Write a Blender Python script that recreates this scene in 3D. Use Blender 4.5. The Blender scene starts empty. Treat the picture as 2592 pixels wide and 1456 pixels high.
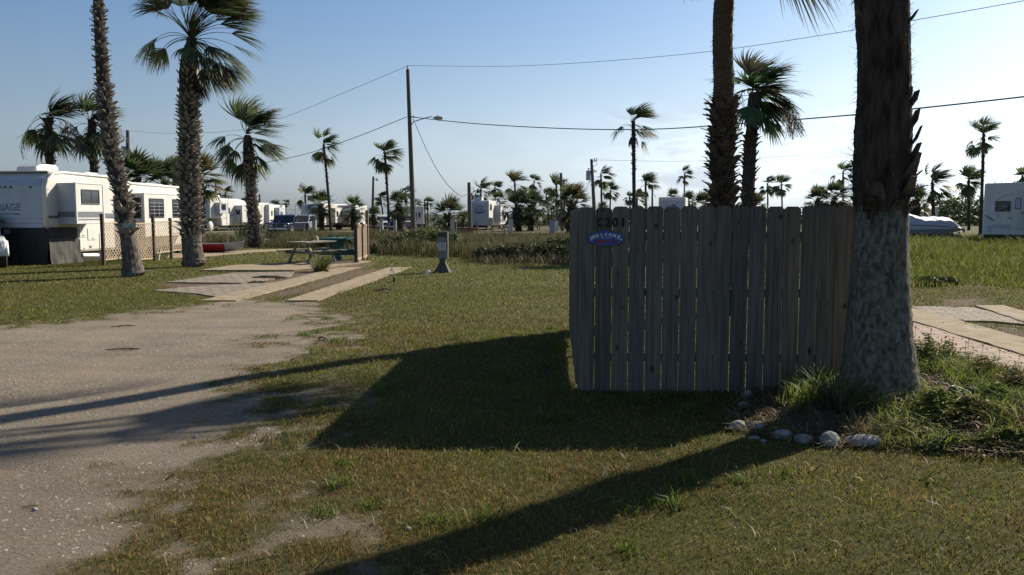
import bpy, math, random
import numpy as np
from mathutils import Vector, Matrix
from math import sin, cos, pi, radians

# ---------------------------------------------------------------- camera, sky, sun, exposure
FPX, PITCH, EYE = 2100.0, math.atan(185/2100.0), 1.76
SC = bpy.context.scene
COL = SC.collection
cam_d = bpy.data.cameras.new('camera'); cam = bpy.data.objects.new('camera', cam_d); COL.objects.link(cam)
cam.location = (0, 0, EYE); cam.rotation_euler = (pi/2-PITCH, 0, 0)
cam_d.sensor_width = 36; cam_d.lens = 36*FPX/2592; cam_d.clip_end = 12000; cam_d.clip_start = .05
SC.camera = cam
SUN_EL, SUN_AZ = radians(31.5), radians(48.2)      # azimuth measured from +Y towards +X
SUNV = Vector((sin(SUN_AZ)*cos(SUN_EL), cos(SUN_AZ)*cos(SUN_EL), sin(SUN_EL)))
W = bpy.data.worlds.new('World'); SC.world = W; W.use_nodes = True
nt = W.node_tree; nt.nodes.clear()
def N(t, **k):
    n = nt.nodes.new(t)
    for a, b in k.items(): setattr(n, a, b)
    return n
out = N('ShaderNodeOutputWorld'); bg = N('ShaderNodeBackground'); bg.inputs['Strength'].default_value = SKY_STRENGTH = 0.056
sky = N('ShaderNodeTexSky'); sky.sky_type = 'NISHITA'; sky.sun_disc = False
sky.sun_elevation = SUN_EL; sky.sun_rotation = SUN_AZ
sky.air_density = 1.0; sky.dust_density = 1.2; sky.ozone_density = 1.6
# low cloud bank: noise in the sky direction
tc = N('ShaderNodeTexCoord'); sep = N('ShaderNodeSeparateXYZ'); nt.links.new(tc.outputs['Generated'], sep.inputs[0])
mp = N('ShaderNodeMapping'); mp.inputs['Scale'].default_value = (1, 1, 3.0); nt.links.new(tc.outputs['Generated'], mp.inputs[0])
no = N('ShaderNodeTexNoise'); no.inputs['Scale'].default_value = 7.5; no.inputs['Detail'].default_value = 9; no.inputs['Roughness'].default_value = .56
no.inputs['Distortion'].default_value = .25
nt.links.new(mp.outputs[0], no.inputs[0])
def MR(val, a, b, c, d, smooth=True):
    m = N('ShaderNodeMapRange'); m.inputs[1].default_value = a; m.inputs[2].default_value = b; m.inputs[3].default_value = c; m.inputs[4].default_value = d
    if smooth: m.interpolation_type = 'SMOOTHSTEP'
    nt.links.new(val, m.inputs[0]); return m.outputs[0]
def MT(op, a, b):
    m = N('ShaderNodeMath', operation=op)
    for i, s in enumerate((a, b)):
        if isinstance(s, (int, float)): m.inputs[i].default_value = s
        else: nt.links.new(s, m.inputs[i])
    return m.outputs[0]
cl = MR(no.outputs[0], .45, .60, 0, .9)
low = MT('MULTIPLY', MR(sep.outputs[2], .01, .04, .3, 1), MR(sep.outputs[2], .075, .15, 1, 0))
azr = MR(sep.outputs[0], -.08, .28, .05, 1)
cm = MT('MULTIPLY', MT('MULTIPLY', cl, low), azr)
# thin streaks higher up
mp2 = N('ShaderNodeMapping'); mp2.inputs['Scale'].default_value = (1, 1, 4.5); mp2.inputs['Rotation'].default_value = (0, .25, 0)
nt.links.new(tc.outputs['Generated'], mp2.inputs[0])
no2 = N('ShaderNodeTexNoise'); no2.inputs['Scale'].default_value = 3.2; no2.inputs['Detail'].default_value = 6; nt.links.new(mp2.outputs[0], no2.inputs[0])
ci = MT('MULTIPLY', MR(no2.outputs[0], .5, .75, 0, .10), MR(sep.outputs[2], .02, .2, 1, .2))
hz = MR(sep.outputs[2], -.01, .28, .7, 0)
# cloud brightness follows the sky brightness behind it
tint = N('ShaderNodeMix', data_type='RGBA', blend_type='MULTIPLY'); tint.inputs[0].default_value = 1
nt.links.new(sky.outputs[0], tint.inputs[6]); tint.inputs[7].default_value = (.83, 1.0, 1.19, 1)
bw = N('ShaderNodeRGBToBW'); nt.links.new(tint.outputs[2], bw.inputs[0])
cb = N('ShaderNodeCombineColor')
g = MT('MULTIPLY', bw.outputs[0], MR(sep.outputs[0], -.65, .1, .95, 1.3))
nt.links.new(MT('MULTIPLY', g, .89), cb.inputs[0]); nt.links.new(MT('MULTIPLY', g, 1.0), cb.inputs[1]); nt.links.new(MT('MULTIPLY', g, 1.14), cb.inputs[2])
m0 = N('ShaderNodeMix', data_type='RGBA'); nt.links.new(hz, m0.inputs[0]); nt.links.new(tint.outputs[2], m0.inputs[6]); nt.links.new(cb.outputs[0], m0.inputs[7])
br = N('ShaderNodeMix', data_type='RGBA', blend_type='MULTIPLY'); br.inputs[0].default_value = 1
nt.links.new(cb.outputs[0], br.inputs[6])
shade = MR(no.outputs[0], .46, .62, 1.3, .74)
cs = N('ShaderNodeCombineColor')
for i in range(3): nt.links.new(shade, cs.inputs[i])
nt.links.new(cs.outputs[0], br.inputs[7])
m1 = N('ShaderNodeMix', data_type='RGBA'); nt.links.new(MT('MAXIMUM', cm, ci), m1.inputs[0]); nt.links.new(m0.outputs[2], m1.inputs[6]); nt.links.new(br.outputs[2], m1.inputs[7])
nt.links.new(m1.outputs[2], bg.inputs[0]); nt.links.new(bg.outputs[0], out.inputs[0])
sl = bpy.data.lights.new('sun', 'SUN'); sl.energy = 4.9; sl.angle = radians(.6); sl.color = (1, .90, .74)
so = bpy.data.objects.new('sun', sl); COL.objects.link(so); so.rotation_euler = SUNV.to_track_quat('Z', 'Y').to_euler(); so.location = (40, 40, 40)
SC.view_settings.view_transform = 'Standard'; SC.view_settings.look = 'None'; SC.view_settings.exposure = 0.8; SC.view_settings.gamma = 1

# ---------------------------------------------------------------- pixel <-> world helpers (2592 x 1456 photo pixels, used to survey positions)
def ray(px, py):
    x = (px-1296)/FPX; y = (728-py)/FPX
    return Vector((x, cos(PITCH)+y*sin(PITCH), -sin(PITCH)+y*cos(PITCH)))
def G(px, py, z=0.0):
    d = ray(px, py); t = (z-EYE)/d.z
    return Vector((d.x*t, d.y*t, z))
def at(px, py, Y):
    d = ray(px, py); t = Y/d.y
    return Vector((d.x*t, Y, EYE+d.z*t))
def gx(px, Y): return at(px, 543, Y).x

# ---------------------------------------------------------------- mesh builder
class MB:
    def __init__(s): s.v = []; s.f = []; s.m = []; s.c = None; s.cur = 0
    def face(s, *idx): s.f.append(idx); s.m.append(s.cur)
    def quad(s, a, b, c, d):
        n = len(s.v); s.v += [tuple(a), tuple(b), tuple(c), tuple(d)]; s.face(n, n+1, n+2, n+3)
    def box(s, x0, x1, y0, y1, z0, z1, M=None):
        P = [Vector((x, y, z)) for z in (z0, z1) for y in (y0, y1) for x in (x0, x1)]
        if M: P = [M @ p for p in P]
        n = len(s.v); s.v += [tuple(p) for p in P]
        for q in ((0, 2, 3, 1), (4, 5, 7, 6), (0, 1, 5, 4), (2, 6, 7, 3), (0, 4, 6, 2), (1, 3, 7, 5)): s.face(*[n+i for i in q])
    def beam(s, a, b, w, t, up=(0, 0, 1)):
        a = Vector(a); b = Vector(b); d = (b-a); L = d.length; d.normalize()
        u = Vector(up); x = d.cross(u)
        if x.length < 1e-4: x = d.cross(Vector((1, 0, 0)))
        x.normalize(); z = x.cross(d)
        M = Matrix((x, d, z)).transposed().to_4x4(); M.translation = a
        s.box(-w/2, w/2, 0, L, -t/2, t/2, M)
    def prism(s, poly, y0, y1, M=None):      # polygon in x,z extruded along y
        n = len(s.v); k = len(poly)
        for y in (y0, y1):
            for x, z in poly:
                p = Vector((x, y, z)); s.v.append(tuple(M @ p if M else p))
        s.face(*[n+i for i in range(k)]); s.face(*[n+k+i for i in reversed(range(k))])
        for i in range(k):
            j = (i+1) % k; s.face(n+j, n+i, n+k+i, n+k+j)
    def slab(s, poly, z0, z1):               # polygon in x,y extruded along z
        n = len(s.v); k = len(poly)
        for z in (z0, z1):
            for p in poly: s.v.append((p[0], p[1], z))
        s.face(*[n+k+i for i in range(k)]); s.face(*[n+i for i in reversed(range(k))])
        for i in range(k):
            j = (i+1) % k; s.face(n+i, n+j, n+k+j, n+k+i)
    def tube(s, pts, rad, n=8, cap=True, jit=0, rng=None):
        pts = [Vector(p) for p in pts]; m = len(pts)
        if isinstance(rad, (int, float)): rad = [rad]*m
        b = len(s.v); ref = None
        for i, p in enumerate(pts):
            d = (pts[min(i+1, m-1)]-pts[max(i-1, 0)]).normalized()
            if ref is None:
                ref = d.cross(Vector((0, 1, 0)))
                if ref.length < .1: ref = d.cross(Vector((1, 0, 0)))
            x = (ref - d*ref.dot(d)).normalized(); ref = x; y = d.cross(x)
            for k in range(n):
                a = 2*pi*k/n; r = rad[i]*(1+(rng.uniform(-jit, jit) if jit else 0))
                s.v.append(tuple(p+x*cos(a)*r+y*sin(a)*r))
        for i in range(m-1):
            for k in range(n):
                k2 = (k+1) % n; s.face(b+i*n+k, b+i*n+k2, b+(i+1)*n+k2, b+(i+1)*n+k)
        if cap:
            s.face(*[b+k for k in reversed(range(n))]); s.face(*[b+(m-1)*n+k for k in range(n)])
    def cyl(s, a, b, r, n=16, r2=None): s.tube([a, b], [r, r if r2 is None else r2], n)
    def ball(s, c, rx, ry, rz, n=12, m=8, rng=None, jit=0):
        b = len(s.v); c = Vector(c)
        for i in range(m+1):
            t = pi*i/m
            for k in range(n):
                a = 2*pi*k/n; j = 1+(rng.uniform(-jit, jit) if jit and 0 < i < m else 0)
                s.v.append((c.x+rx*sin(t)*cos(a)*j, c.y+ry*sin(t)*sin(a)*j, c.z+rz*cos(t)*j))
        for i in range(m):
            for k in range(n):
                k2 = (k+1) % n; s.face(b+i*n+k, b+(i+1)*n+k, b+(i+1)*n+k2, b+i*n+k2)
    def build(s, name, mats, parent=None, smooth=False, loc=None, bevel=0):
        me = bpy.data.meshes.new(name); me.from_pydata(s.v, [], s.f)
        if not isinstance(mats, (list, tuple)): mats = [mats]
        for m in mats: me.materials.append(m)
        if len(mats) > 1: me.polygons.foreach_set('material_index', s.m)
        if s.c:
            ca = me.color_attributes.new('col', 'FLOAT_COLOR', 'POINT')
            ca.data.foreach_set('color', np.array([(*c, 1) for c in s.c], dtype=np.float32).ravel())
        if smooth: me.polygons.foreach_set('use_smooth', [True]*len(me.polygons))
        me.validate(); me.update()
        o = bpy.data.objects.new(name, me); COL.objects.link(o)
        if parent: o.parent = parent
        if loc: o.location = loc
        if bevel:
            b = o.modifiers.new('bevel', 'BEVEL'); b.width = bevel; b.segments = 2; b.limit_method = 'ANGLE'; b.angle_limit = radians(40)
        return o
def tag(o, label=None, cat=None, group=None, kind=None):
    if label: o['label'] = label
    if cat: o['category'] = cat
    if group: o['group'] = group
    if kind: o['kind'] = kind
    return o
def thing(name, label, cat, loc=(0, 0, 0), rz=0, group=None):
    o = bpy.data.objects.new(name, None); COL.objects.link(o); o.location = loc; o.rotation_euler = (0, 0, rz); o.empty_display_size = .2
    return tag(o, label, cat, group)
def kids(o): return [c for c in COL.objects if c.parent == o]
def copy_tree(o, parent=None):
    c = o.copy(); COL.objects.link(c); c.parent = parent
    for ch in kids(o): copy_tree(ch, c)
    return c
def relabel(o, label, loc, rz=0, sc=1):
    o['label'] = label; o.location = loc; o.rotation_euler = (0, 0, rz); o.scale = (sc, sc, sc); return o
def text_mesh(txt, size, mat, name, parent, M, extrude=.002, width=None, align='CENTER', shear=0, offset=0):
    cu = bpy.data.curves.new(name, 'FONT'); cu.body = txt; cu.size = size; cu.extrude = extrude; cu.align_x = align; cu.align_y = 'CENTER'; cu.shear = shear; cu.offset = offset
    o = bpy.data.objects.new(name, cu); COL.objects.link(o)
    bpy.context.view_layer.update()
    me = bpy.data.meshes.new_from_object(o.evaluated_get(bpy.context.evaluated_depsgraph_get()))
    bpy.data.objects.remove(o); bpy.data.curves.remove(cu)
    if width:
        xs = [v.co.x for v in me.vertices]; k = width/(max(xs)-min(xs))
        for v in me.vertices: v.co.x *= k
    me.transform(M); me.materials.clear(); me.materials.append(mat)
    o = bpy.data.objects.new(name, me); COL.objects.link(o); o.parent = parent
    return o
def face_m(o, xdir, up=(0, 0, 1)):          # matrix: text x along xdir, text y along up
    x = Vector(xdir).normalized(); u = Vector(up); z = x.cross(u).normalized()
    M = Matrix((x, u, z)).transposed().to_4x4(); M.translation = Vector(o); return M

# ---------------------------------------------------------------- materials
def nn(m, t, **k):
    n = m.node_tree.nodes.new(t)
    for a, b in k.items(): setattr(n, a, b)
    return n
def mat(name, c1, c2=None, scale=5, rough=.6, bump=0, bscale=None, metal=0, stretch=(1, 1, 1), spec=.35, detail=6, coat=0, lo=.35, hi=.65, attr=False, trans=0):
    m = bpy.data.materials.new(name); m.use_nodes = True; t = m.node_tree; b = t.nodes['Principled BSDF']
    b.inputs['Base Color'].default_value = (*c1, 1); b.inputs['Roughness'].default_value = rough; b.inputs['Metallic'].default_value = metal
    b.inputs['Specular IOR Level'].default_value = spec; b.inputs['Coat Weight'].default_value = coat
    src = None
    tcn = nn(m, 'ShaderNodeTexCoord'); mpn = nn(m, 'ShaderNodeMapping'); mpn.inputs['Scale'].default_value = stretch
    t.links.new(tcn.outputs['Object'], mpn.inputs[0])
    if c2 or bump:
        n = nn(m, 'ShaderNodeTexNoise'); n.inputs['Scale'].default_value = scale; n.inputs['Detail'].default_value = detail; n.inputs['Roughness'].default_value = .62
        t.links.new(mpn.outputs[0], n.inputs[0])
    if c2:
        r = nn(m, 'ShaderNodeMapRange'); r.inputs[1].default_value = lo; r.inputs[2].default_value = hi; t.links.new(n.outputs[0], r.inputs[0])
        mx = nn(m, 'ShaderNodeMix', data_type='RGBA'); t.links.new(r.outputs[0], mx.inputs[0])
        mx.inputs[6].default_value = (*c1, 1); mx.inputs[7].default_value = (*c2, 1); src = mx.outputs[2]
    if attr:
        at_ = nn(m, 'ShaderNodeAttribute', attribute_name='col')
        if src:
            ml = nn(m, 'ShaderNodeMix', data_type='RGBA', blend_type='MULTIPLY'); ml.inputs[0].default_value = 1
            t.links.new(src, ml.inputs[6]); t.links.new(at_.outputs[0], ml.inputs[7]); src = ml.outputs[2]
        else: src = at_.outputs[0]
    if src: t.links.new(src, b.inputs['Base Color'])
    if bump:
        if bscale:
            n2 = nn(m, 'ShaderNodeTexNoise'); n2.inputs['Scale'].default_value = bscale; n2.inputs['Detail'].default_value = 5; t.links.new(mpn.outputs[0], n2.inputs[0])
        else: n2 = n
        bp = nn(m, 'ShaderNodeBump'); bp.inputs['Strength'].default_value = bump; bp.inputs['Distance'].default_value = .02
        t.links.new(n2.outputs[0], bp.inputs['Height']); t.links.new(bp.outputs[0], b.inputs['Normal'])
    if trans:
        tr = nn(m, 'ShaderNodeBsdfTranslucent'); ms = nn(m, 'ShaderNodeMixShader'); ms.inputs[0].default_value = trans
        if src: t.links.new(src, tr.inputs[0])
        else: tr.inputs[0].default_value = (*c1, 1)
        o = t.nodes['Material Output']; t.links.new(b.outputs[0], ms.inputs[1]); t.links.new(tr.outputs[0], ms.inputs[2]); t.links.new(ms.outputs[0], o.inputs[0])
    return m
K = {}
K['blade'] = mat('grass_blade', (1, 1, 1), attr=True, rough=.55, trans=.38, spec=.2)
K['leaf'] = mat('leaf', (1, 1, 1), attr=True, rough=.6, trans=.3, spec=.15)
K['frond'] = mat('palm_frond', (1, 1, 1), attr=True, rough=.5, trans=.36, spec=.3)
K['trunk'] = mat('palm_trunk', (.03, .024, .02), (.08, .065, .052), scale=14, rough=.95, bump=.8, stretch=(1, 1, .45), spec=.1)
K['boot'] = mat('palm_leaf_base', (.08, .07, .06), (.36, .33, .28), scale=7, rough=.9, bump=.5, spec=.1)
K['boot_dark'] = mat('palm_leaf_base_dark', (.05, .038, .028), (.13, .10, .07), scale=8, rough=.95, bump=.6, spec=.1)
K['bark'] = mat('palm_bark_grey', (.06, .05, .04), (.17, .15, .125), scale=11, rough=.95, bump=.9, stretch=(1, 1, .35), spec=.1, bscale=26)
K['fence'] = mat('weathered_board', (.095, .087, .075), (.195, .18, .155), scale=22, rough=.9, bump=.55, stretch=(1.6, 1.6, .06), spec=.12, detail=8)
_f = K['fence']; _t = _f.node_tree; _b = _t.nodes['Principled BSDF']; _src = _b.inputs['Base Color'].links[0].from_socket
_oi = nn(_f, 'ShaderNodeObjectInfo'); _cr = nn(_f, 'ShaderNodeValToRGB'); _e = _cr.color_ramp.elements
while len(_e) < 5: _e.new(.5)
for _i, (_p, _c) in enumerate(((0, (.72, .70, .66)), (.3, (1.05, 1.0, .92)), (.5, (.85, .86, .85)), (.75, (1.15, 1.0, .86)), (1, (.92, .95, .92)))): _e[_i].position = _p; _e[_i].color = (*_c, 1)
_t.links.new(_oi.outputs['Random'], _cr.inputs[0]); _mx = nn(_f, 'ShaderNodeMix', data_type='RGBA', blend_type='MULTIPLY'); _mx.inputs[0].default_value = 1
_t.links.new(_src, _mx.inputs[6]); _t.links.new(_cr.outputs[0], _mx.inputs[7])
_tc = nn(_f, 'ShaderNodeTexCoord'); _mp = nn(_f, 'ShaderNodeMapping'); _mp.inputs['Scale'].default_value = (1, 1, .6); _t.links.new(_tc.outputs['Object'], _mp.inputs[0])
_vo = nn(_f, 'ShaderNodeTexVoronoi'); _vo.inputs['Scale'].default_value = 5.5; _t.links.new(_mp.outputs[0], _vo.inputs[0])
_mr = nn(_f, 'ShaderNodeMapRange'); _mr.inputs[1].default_value = .04; _mr.inputs[2].default_value = .15; _mr.inputs[3].default_value = .25; _mr.inputs[4].default_value = 1; _t.links.new(_vo.outputs['Distance'], _mr.inputs[0])
_m2 = nn(_f, 'ShaderNodeMix', data_type='RGBA', blend_type='MULTIPLY'); _m2.inputs[0].default_value = 1; _t.links.new(_mx.outputs[2], _m2.inputs[6]); _t.links.new(_mr.outputs[0], _m2.inputs[7]); _t.links.new(_m2.outputs[2], _b.inputs['Base Color'])
K['rail'] = mat('weathered_rail', (.10, .088, .07), (.17, .15, .12), scale=18, rough=.9, bump=.4, stretch=(.1, 1, 1), spec=.12)
K['white'] = mat('rv_white', (.63, .62, .595), (.47, .455, .42), scale=2.6, hi=.8, rough=.38, spec=.45, stretch=(1, 1, .3))
K['cream'] = mat('rv_cream', (.61, .595, .55), (.46, .44, .385), scale=2.6, hi=.8, stretch=(1, 1, .25), rough=.42, spec=.45)
K['rvgrey'] = mat('rv_grey_panel', (.42, .45, .49), (.37, .40, .44), scale=2, rough=.4)
K['roof'] = mat('rv_roof', (.60, .57, .50), (.45, .42, .36), scale=3, rough=.8)
K['glass'] = mat('tinted_glass', (.015, .018, .022), rough=.08, spec=.7)
K['frame'] = mat('window_frame', (.03, .03, .032), rough=.4)
K['stripe'] = mat('rv_stripe', (.16, .17, .19), (.13, .14, .16), rough=.45)
K['sblue'] = mat('rv_blue_graphic', (.05, .09, .20), (.07, .12, .24), rough=.45)
K['dark'] = mat('dark_underbody', (.015, .015, .016), (.03, .03, .03), rough=.8)
K['tyre'] = mat('tyre', (.018, .018, .018), (.03, .03, .03), scale=20, rough=.85)
K['alu'] = mat('aluminium', (.55, .56, .57), (.45, .46, .47), rough=.35, metal=.8)
K['galv'] = mat('galvanised', (.40, .41, .42), (.30, .31, .32), scale=8, rough=.5, metal=.3)
K['cloth'] = mat('skirt_cloth', (.045, .044, .04), (.075, .073, .066), scale=4, rough=.95, bump=.4)
K['black'] = mat('black_vinyl', (.012, .012, .014), (.022, .022, .024), rough=.7)
K['lattice'] = mat('lattice_wood', (.33, .25, .165), (.46, .37, .26), scale=6, rough=.85)
K['post'] = mat('dark_post', (.045, .032, .024), (.09, .07, .05), scale=9, rough=.9, bump=.3, stretch=(1, 1, .2))
K['tanpost'] = mat('tan_post', (.16, .105, .065), (.24, .165, .105), scale=9, rough=.9, bump=.3, stretch=(1, 1, .2))
K['tablewood'] = mat('table_wood', (.13, .12, .095), (.24, .225, .18), scale=12, rough=.85, bump=.3, stretch=(1, .15, 1))
K['teal'] = mat('teal_paint', (.03, .10, .10), (.06, .16, .15), scale=6, rough=.6, bump=.1)
K['conc'] = mat('concrete', (.21, .165, .11), (.31, .25, .175), scale=3.5, rough=.95, bump=.3, bscale=60, spec=.15)
K['pole'] = mat('utility_pole', (.075, .065, .055), (.13, .115, .10), scale=8, rough=.9, bump=.4, stretch=(1, 1, .1))
K['wire'] = mat('wire', (.03, .03, .035), rough=.6)
K['rock'] = mat('pale_rock', (.13, .125, .115), (.36, .345, .32), scale=5, rough=.9, bump=.7, bscale=12, spec=.15)
K['red'] = mat('red_plastic', (.36, .02, .025), (.26, .015, .02), scale=3, rough=.45)
K['paintblack'] = mat('stencil_black', (.012, .012, .012), rough=.8)
K['signblue'] = mat('sign_blue', (.02, .085, .27), (.03, .11, .33), scale=9, rough=.5)
K['signwhite'] = mat('sign_white', (.68, .66, .58), rough=.6)
K['signred'] = mat('sign_red', (.26, .02, .035), rough=.6)
K['navy'] = mat('navy_paint', (.012, .017, .035), rough=.25, spec=.6, coat=.4)
K['silver'] = mat('silver_paint', (.38, .39, .41), rough=.3, metal=.5, coat=.3)
K['wpaint'] = mat('white_paint', (.72, .72, .71), rough=.28, coat=.4)
K['maroon'] = mat('maroon_paint', (.09, .012, .014), rough=.35, coat=.3)
K['cover'] = mat('boat_cover', (.33, .35, .39), (.43, .45, .49), scale=2, rough=.75, bump=.3)
K['coverw'] = mat('boat_cover_pale', (.68, .67, .72), (.58, .58, .64), scale=2, rough=.7, bump=.3)
K['cdark'] = mat('dark_concrete', (.07, .062, .05), (.12, .105, .085), rough=.95)
K['hull'] = mat('boat_hull', (.20, .25, .32), (.24, .29, .36), rough=.4)
K['cactus'] = mat('cactus_pad', (.05, .10, .035), (.075, .14, .05), scale=12, rough=.5, bump=.2)
K['label'] = mat('label_plate', (.035, .03, .028), (.06, .05, .045), rough=.6)
K['boxgrey'] = mat('meter_box_grey', (.14, .145, .14), (.19, .195, .19), rough=.5, metal=.2)
K['lens'] = mat('tail_lens', (.35, .02, .02), rough=.2)
K['headlens'] = mat('head_lens', (.6, .6, .6), rough=.1, spec=.7)
K['stick'] = mat('dry_stick', (.14, .09, .055), (.24, .17, .11), rough=.9)

# ---------------------------------------------------------------- value noise and surveyed areas
_rs = np.random.RandomState(7); _tab = _rs.rand(256, 256)
def vn(x, y):
    xi = np.floor(x).astype(int); yi = np.floor(y).astype(int); fx = x-xi; fy = y-yi
    fx = fx*fx*(3-2*fx); fy = fy*fy*(3-2*fy)
    a = _tab[xi & 255, yi & 255]; b = _tab[(xi+1) & 255, yi & 255]; c = _tab[xi & 255, (yi+1) & 255]; d = _tab[(xi+1) & 255, (yi+1) & 255]
    return (a*(1-fx)+b*fx)*(1-fy)+(c*(1-fx)+d*fx)*fy
def fbm(x, y, o=4, g=.55):
    s = 0; a = 1; t = 0
    for i in range(o): s = s+a*vn(x*2**i+13*i, y*2**i+7*i); t += a; a *= g
    return s/t
def poly_px(pts): return [(G(*p).x, G(*p).y) for p in pts]
def sdist(x, y, poly):                      # >0 inside
    x = np.asarray(x, float); y = np.asarray(y, float)
    ins = np.zeros(x.shape, bool); dm = np.full(x.shape, 1e9); k = len(poly)
    for i in range(k):
        ax, ay = poly[i]; bx, by = poly[(i+1) % k]
        dx, dy = bx-ax, by-ay; t = np.clip(((x-ax)*dx+(y-ay)*dy)/(dx*dx+dy*dy+1e-12), 0, 1)
        dm = np.minimum(dm, np.hypot(x-ax-t*dx, y-ay-t*dy))
        c = ((ay > y) != (by > y)) & (x < (bx-ax)*(y-ay)/(by-ay+1e-12)+ax); ins ^= c
    return np.where(ins, dm, -dm)
DRIVE = poly_px([(-1500, 900), (-300, 850), (0, 830), (210, 803), (520, 768), (760, 764), (810, 775), (790, 820), (770, 860), (850, 890), (700, 925), (640, 985), (610, 1040), (660, 1085), (600, 1130), (470, 1190), (360, 1270), (300, 1350), (310, 1440), (330, 1700)]) + [(-2.0, 1.2), (-30, 1.2)]
PATCH = poly_px([(640, 1000), (740, 1010), (720, 1090), (620, 1170), (560, 1240), (600, 1280), (600, 1340), (540, 1440), (500, 1500), (200, 1500), (300, 1300), (560, 1130)])
DIRT = [poly_px([(900, 685), (1000, 680), (760, 745), (640, 760), (600, 765)]), poly_px([(400, 722), (520, 695), (700, 690), (850, 672), (960, 665), (900, 690), (700, 740), (500, 750)]),
        poly_px([(2450, 818), (2592, 830), (2700, 880), (2592, 866)]), poly_px([(2380, 760), (2500, 755), (2480, 775), (2390, 778)])]
BEDPX = [(1860, 1075), (1895, 1095), (1985, 1110), (2105, 1128), (2200, 1128), (2330, 1130), (2480, 1160), (2640, 1170), (2900, 1160), (2800, 1040), (2592, 965), (2450, 920), (2340, 885), (2290, 880), (2200, 900), (2120, 960), (1900, 1000)]
BED = poly_px(BEDPX)
PAVE = [poly_px([(2270, 822), (2592, 907), (2900, 995), (2900, 1080), (2592, 975), (2290, 885)]), poly_px([(2270, 778), (2467, 780), (2592, 818), (2450, 818), (2400, 816), (2306, 788)])]
BRUSH = poly_px([(480, 622), (560, 624), (700, 628), (860, 632), (935, 648), (1190, 652), (1215, 668), (1440, 672), (1700, 672), (2000, 690), (2290, 725), (2450, 728), (2592, 735), (3400, 760), (3400, 612), (2292, 612), (1900, 600), (1440, 601), (1100, 600), (700, 601), (480, 605)])
LOT_Y = 62.0
def bare(x, y):
    n = fbm(x*1.1, y*1.1, 5); n2 = fbm(x*4.5+50, y*4.5, 4)
    d = sdist(x, y, DRIVE); b = 1/(1+np.exp(-(d*3.2+(n-.5)*7+(n2-.5)*7)*1.5))
    p = sdist(x, y, PATCH); b = np.maximum(b, np.where(p > -.8, .75/(1+np.exp(-(np.minimum(p, .15)*2+(n-.55)*9+(n2-.50)*10)*1.6)), 0))
    return b
def bed(x, y): return np.clip(sdist(x, y, BED)/.35+.2, 0, 1)
def zg(x, y):
    x = np.asarray(x, float); y = np.asarray(y, float)
    z = (fbm(x*.5, y*.5, 3)-.5)*.05*np.clip((40-y)/20, 0, 1) + (fbm(x*3, y*3, 3)-.5)*.018*np.clip((25-y)/10, 0, 1)
    z = z-.0  + np.clip(sdist(x, y, BED)/.9, 0, 1)*.14
    return z
def zg1(x, y): return float(zg(np.array([x]), np.array([y]))[0])

# ---------------------------------------------------------------- ground sheet
def axis(a, b, fine, grow, far):
    c = list(np.arange(a, b+1e-6, fine)); s = fine; v = b
    while v < far: s *= grow; v += s; c.append(v)
    return c
ys = axis(2.2, 17, .07, 1.035, 6000); ys = [-6000, -800, -100, -20, -6, -1, 1]+ys
xr = axis(0, 9, .075, 1.05, 7000); xs = [-v for v in xr[:0:-1]]+xr
XS, YS = np.meshgrid(np.array(xs), np.array(ys)); nx, ny = len(xs), len(ys)
fx, fy = XS.ravel(), YS.ravel(); near = (fy < 120) & (abs(fx) < 120)
zz = np.where(near, zg(fx, fy), 0)
mb_ = np.where(near, bare(fx, fy), 0)
dirt = np.zeros_like(fx)
for p in DIRT: dirt = np.maximum(dirt, np.clip(sdist(fx, fy, p)*2.5+.5+(fbm(fx*3, fy*3, 3)-.5)*2.2, 0, 1))
dirt = np.maximum(dirt, bed(fx, fy))
lot = np.clip((fy-LOT_Y)/3, 0, 1)*np.clip((112-fy)/10, 0, 1)*np.clip(1-(fx-.40*fy)/3, .15, 1)
colr = np.stack([mb_, dirt, lot, np.ones_like(fx)], 1).astype(np.float32)
me = bpy.data.meshes.new('ground'); V = np.stack([fx, fy, zz], 1)
ii = (np.arange(ny-1)[:, None]*nx+np.arange(nx-1)[None, :]).ravel()
Q = np.stack([ii, ii+1, ii+nx+1, ii+nx], 1)
def np_mesh(me, V, Fq, k):
    me.vertices.add(len(V)); me.vertices.foreach_set('co', V.astype(np.float32).ravel())
    me.loops.add(Fq.size); me.loops.foreach_set('vertex_index', Fq.astype(np.int32).ravel())
    me.polygons.add(len(Fq)); me.polygons.foreach_set('loop_start', (np.arange(len(Fq))*k).astype(np.int32))
    me.update(calc_edges=True)
np_mesh(me, V, Q, 4); me.polygons.foreach_set('use_smooth', [True]*len(Q))
me.color_attributes.new('mask', 'FLOAT_COLOR', 'POINT').data.foreach_set('color', colr.ravel())
gm = bpy.data.materials.new('ground'); gm.use_nodes = True; t = gm.node_tree; b = t.nodes['Principled BSDF']; b.inputs['Roughness'].default_value = .95; b.inputs['Specular IOR Level'].default_value = .1
geo = nn(gm, 'ShaderNodeNewGeometry'); am = nn(gm, 'ShaderNodeAttribute', attribute_name='mask'); ss = nn(gm, 'ShaderNodeSeparateColor'); t.links.new(am.outputs[0], ss.inputs[0])
def gn(sc, det=6, rough=.6):
    n = nn(gm, 'ShaderNodeTexNoise'); n.inputs['Scale'].default_value = sc; n.inputs['Detail'].default_value = det; n.inputs['Roughness'].default_value = rough
    t.links.new(geo.outputs['Position'], n.inputs[0]); return n.outputs[0]
def ramp(v, stops):
    r = nn(gm, 'ShaderNodeValToRGB'); e = r.color_ramp.elements
    while len(e) < len(stops): e.new(.5)
    for i, (p, c) in enumerate(stops): e[i].position = p; e[i].color = (*c, 1)
    t.links.new(v, r.inputs[0]); return r.outputs[0]
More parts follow.
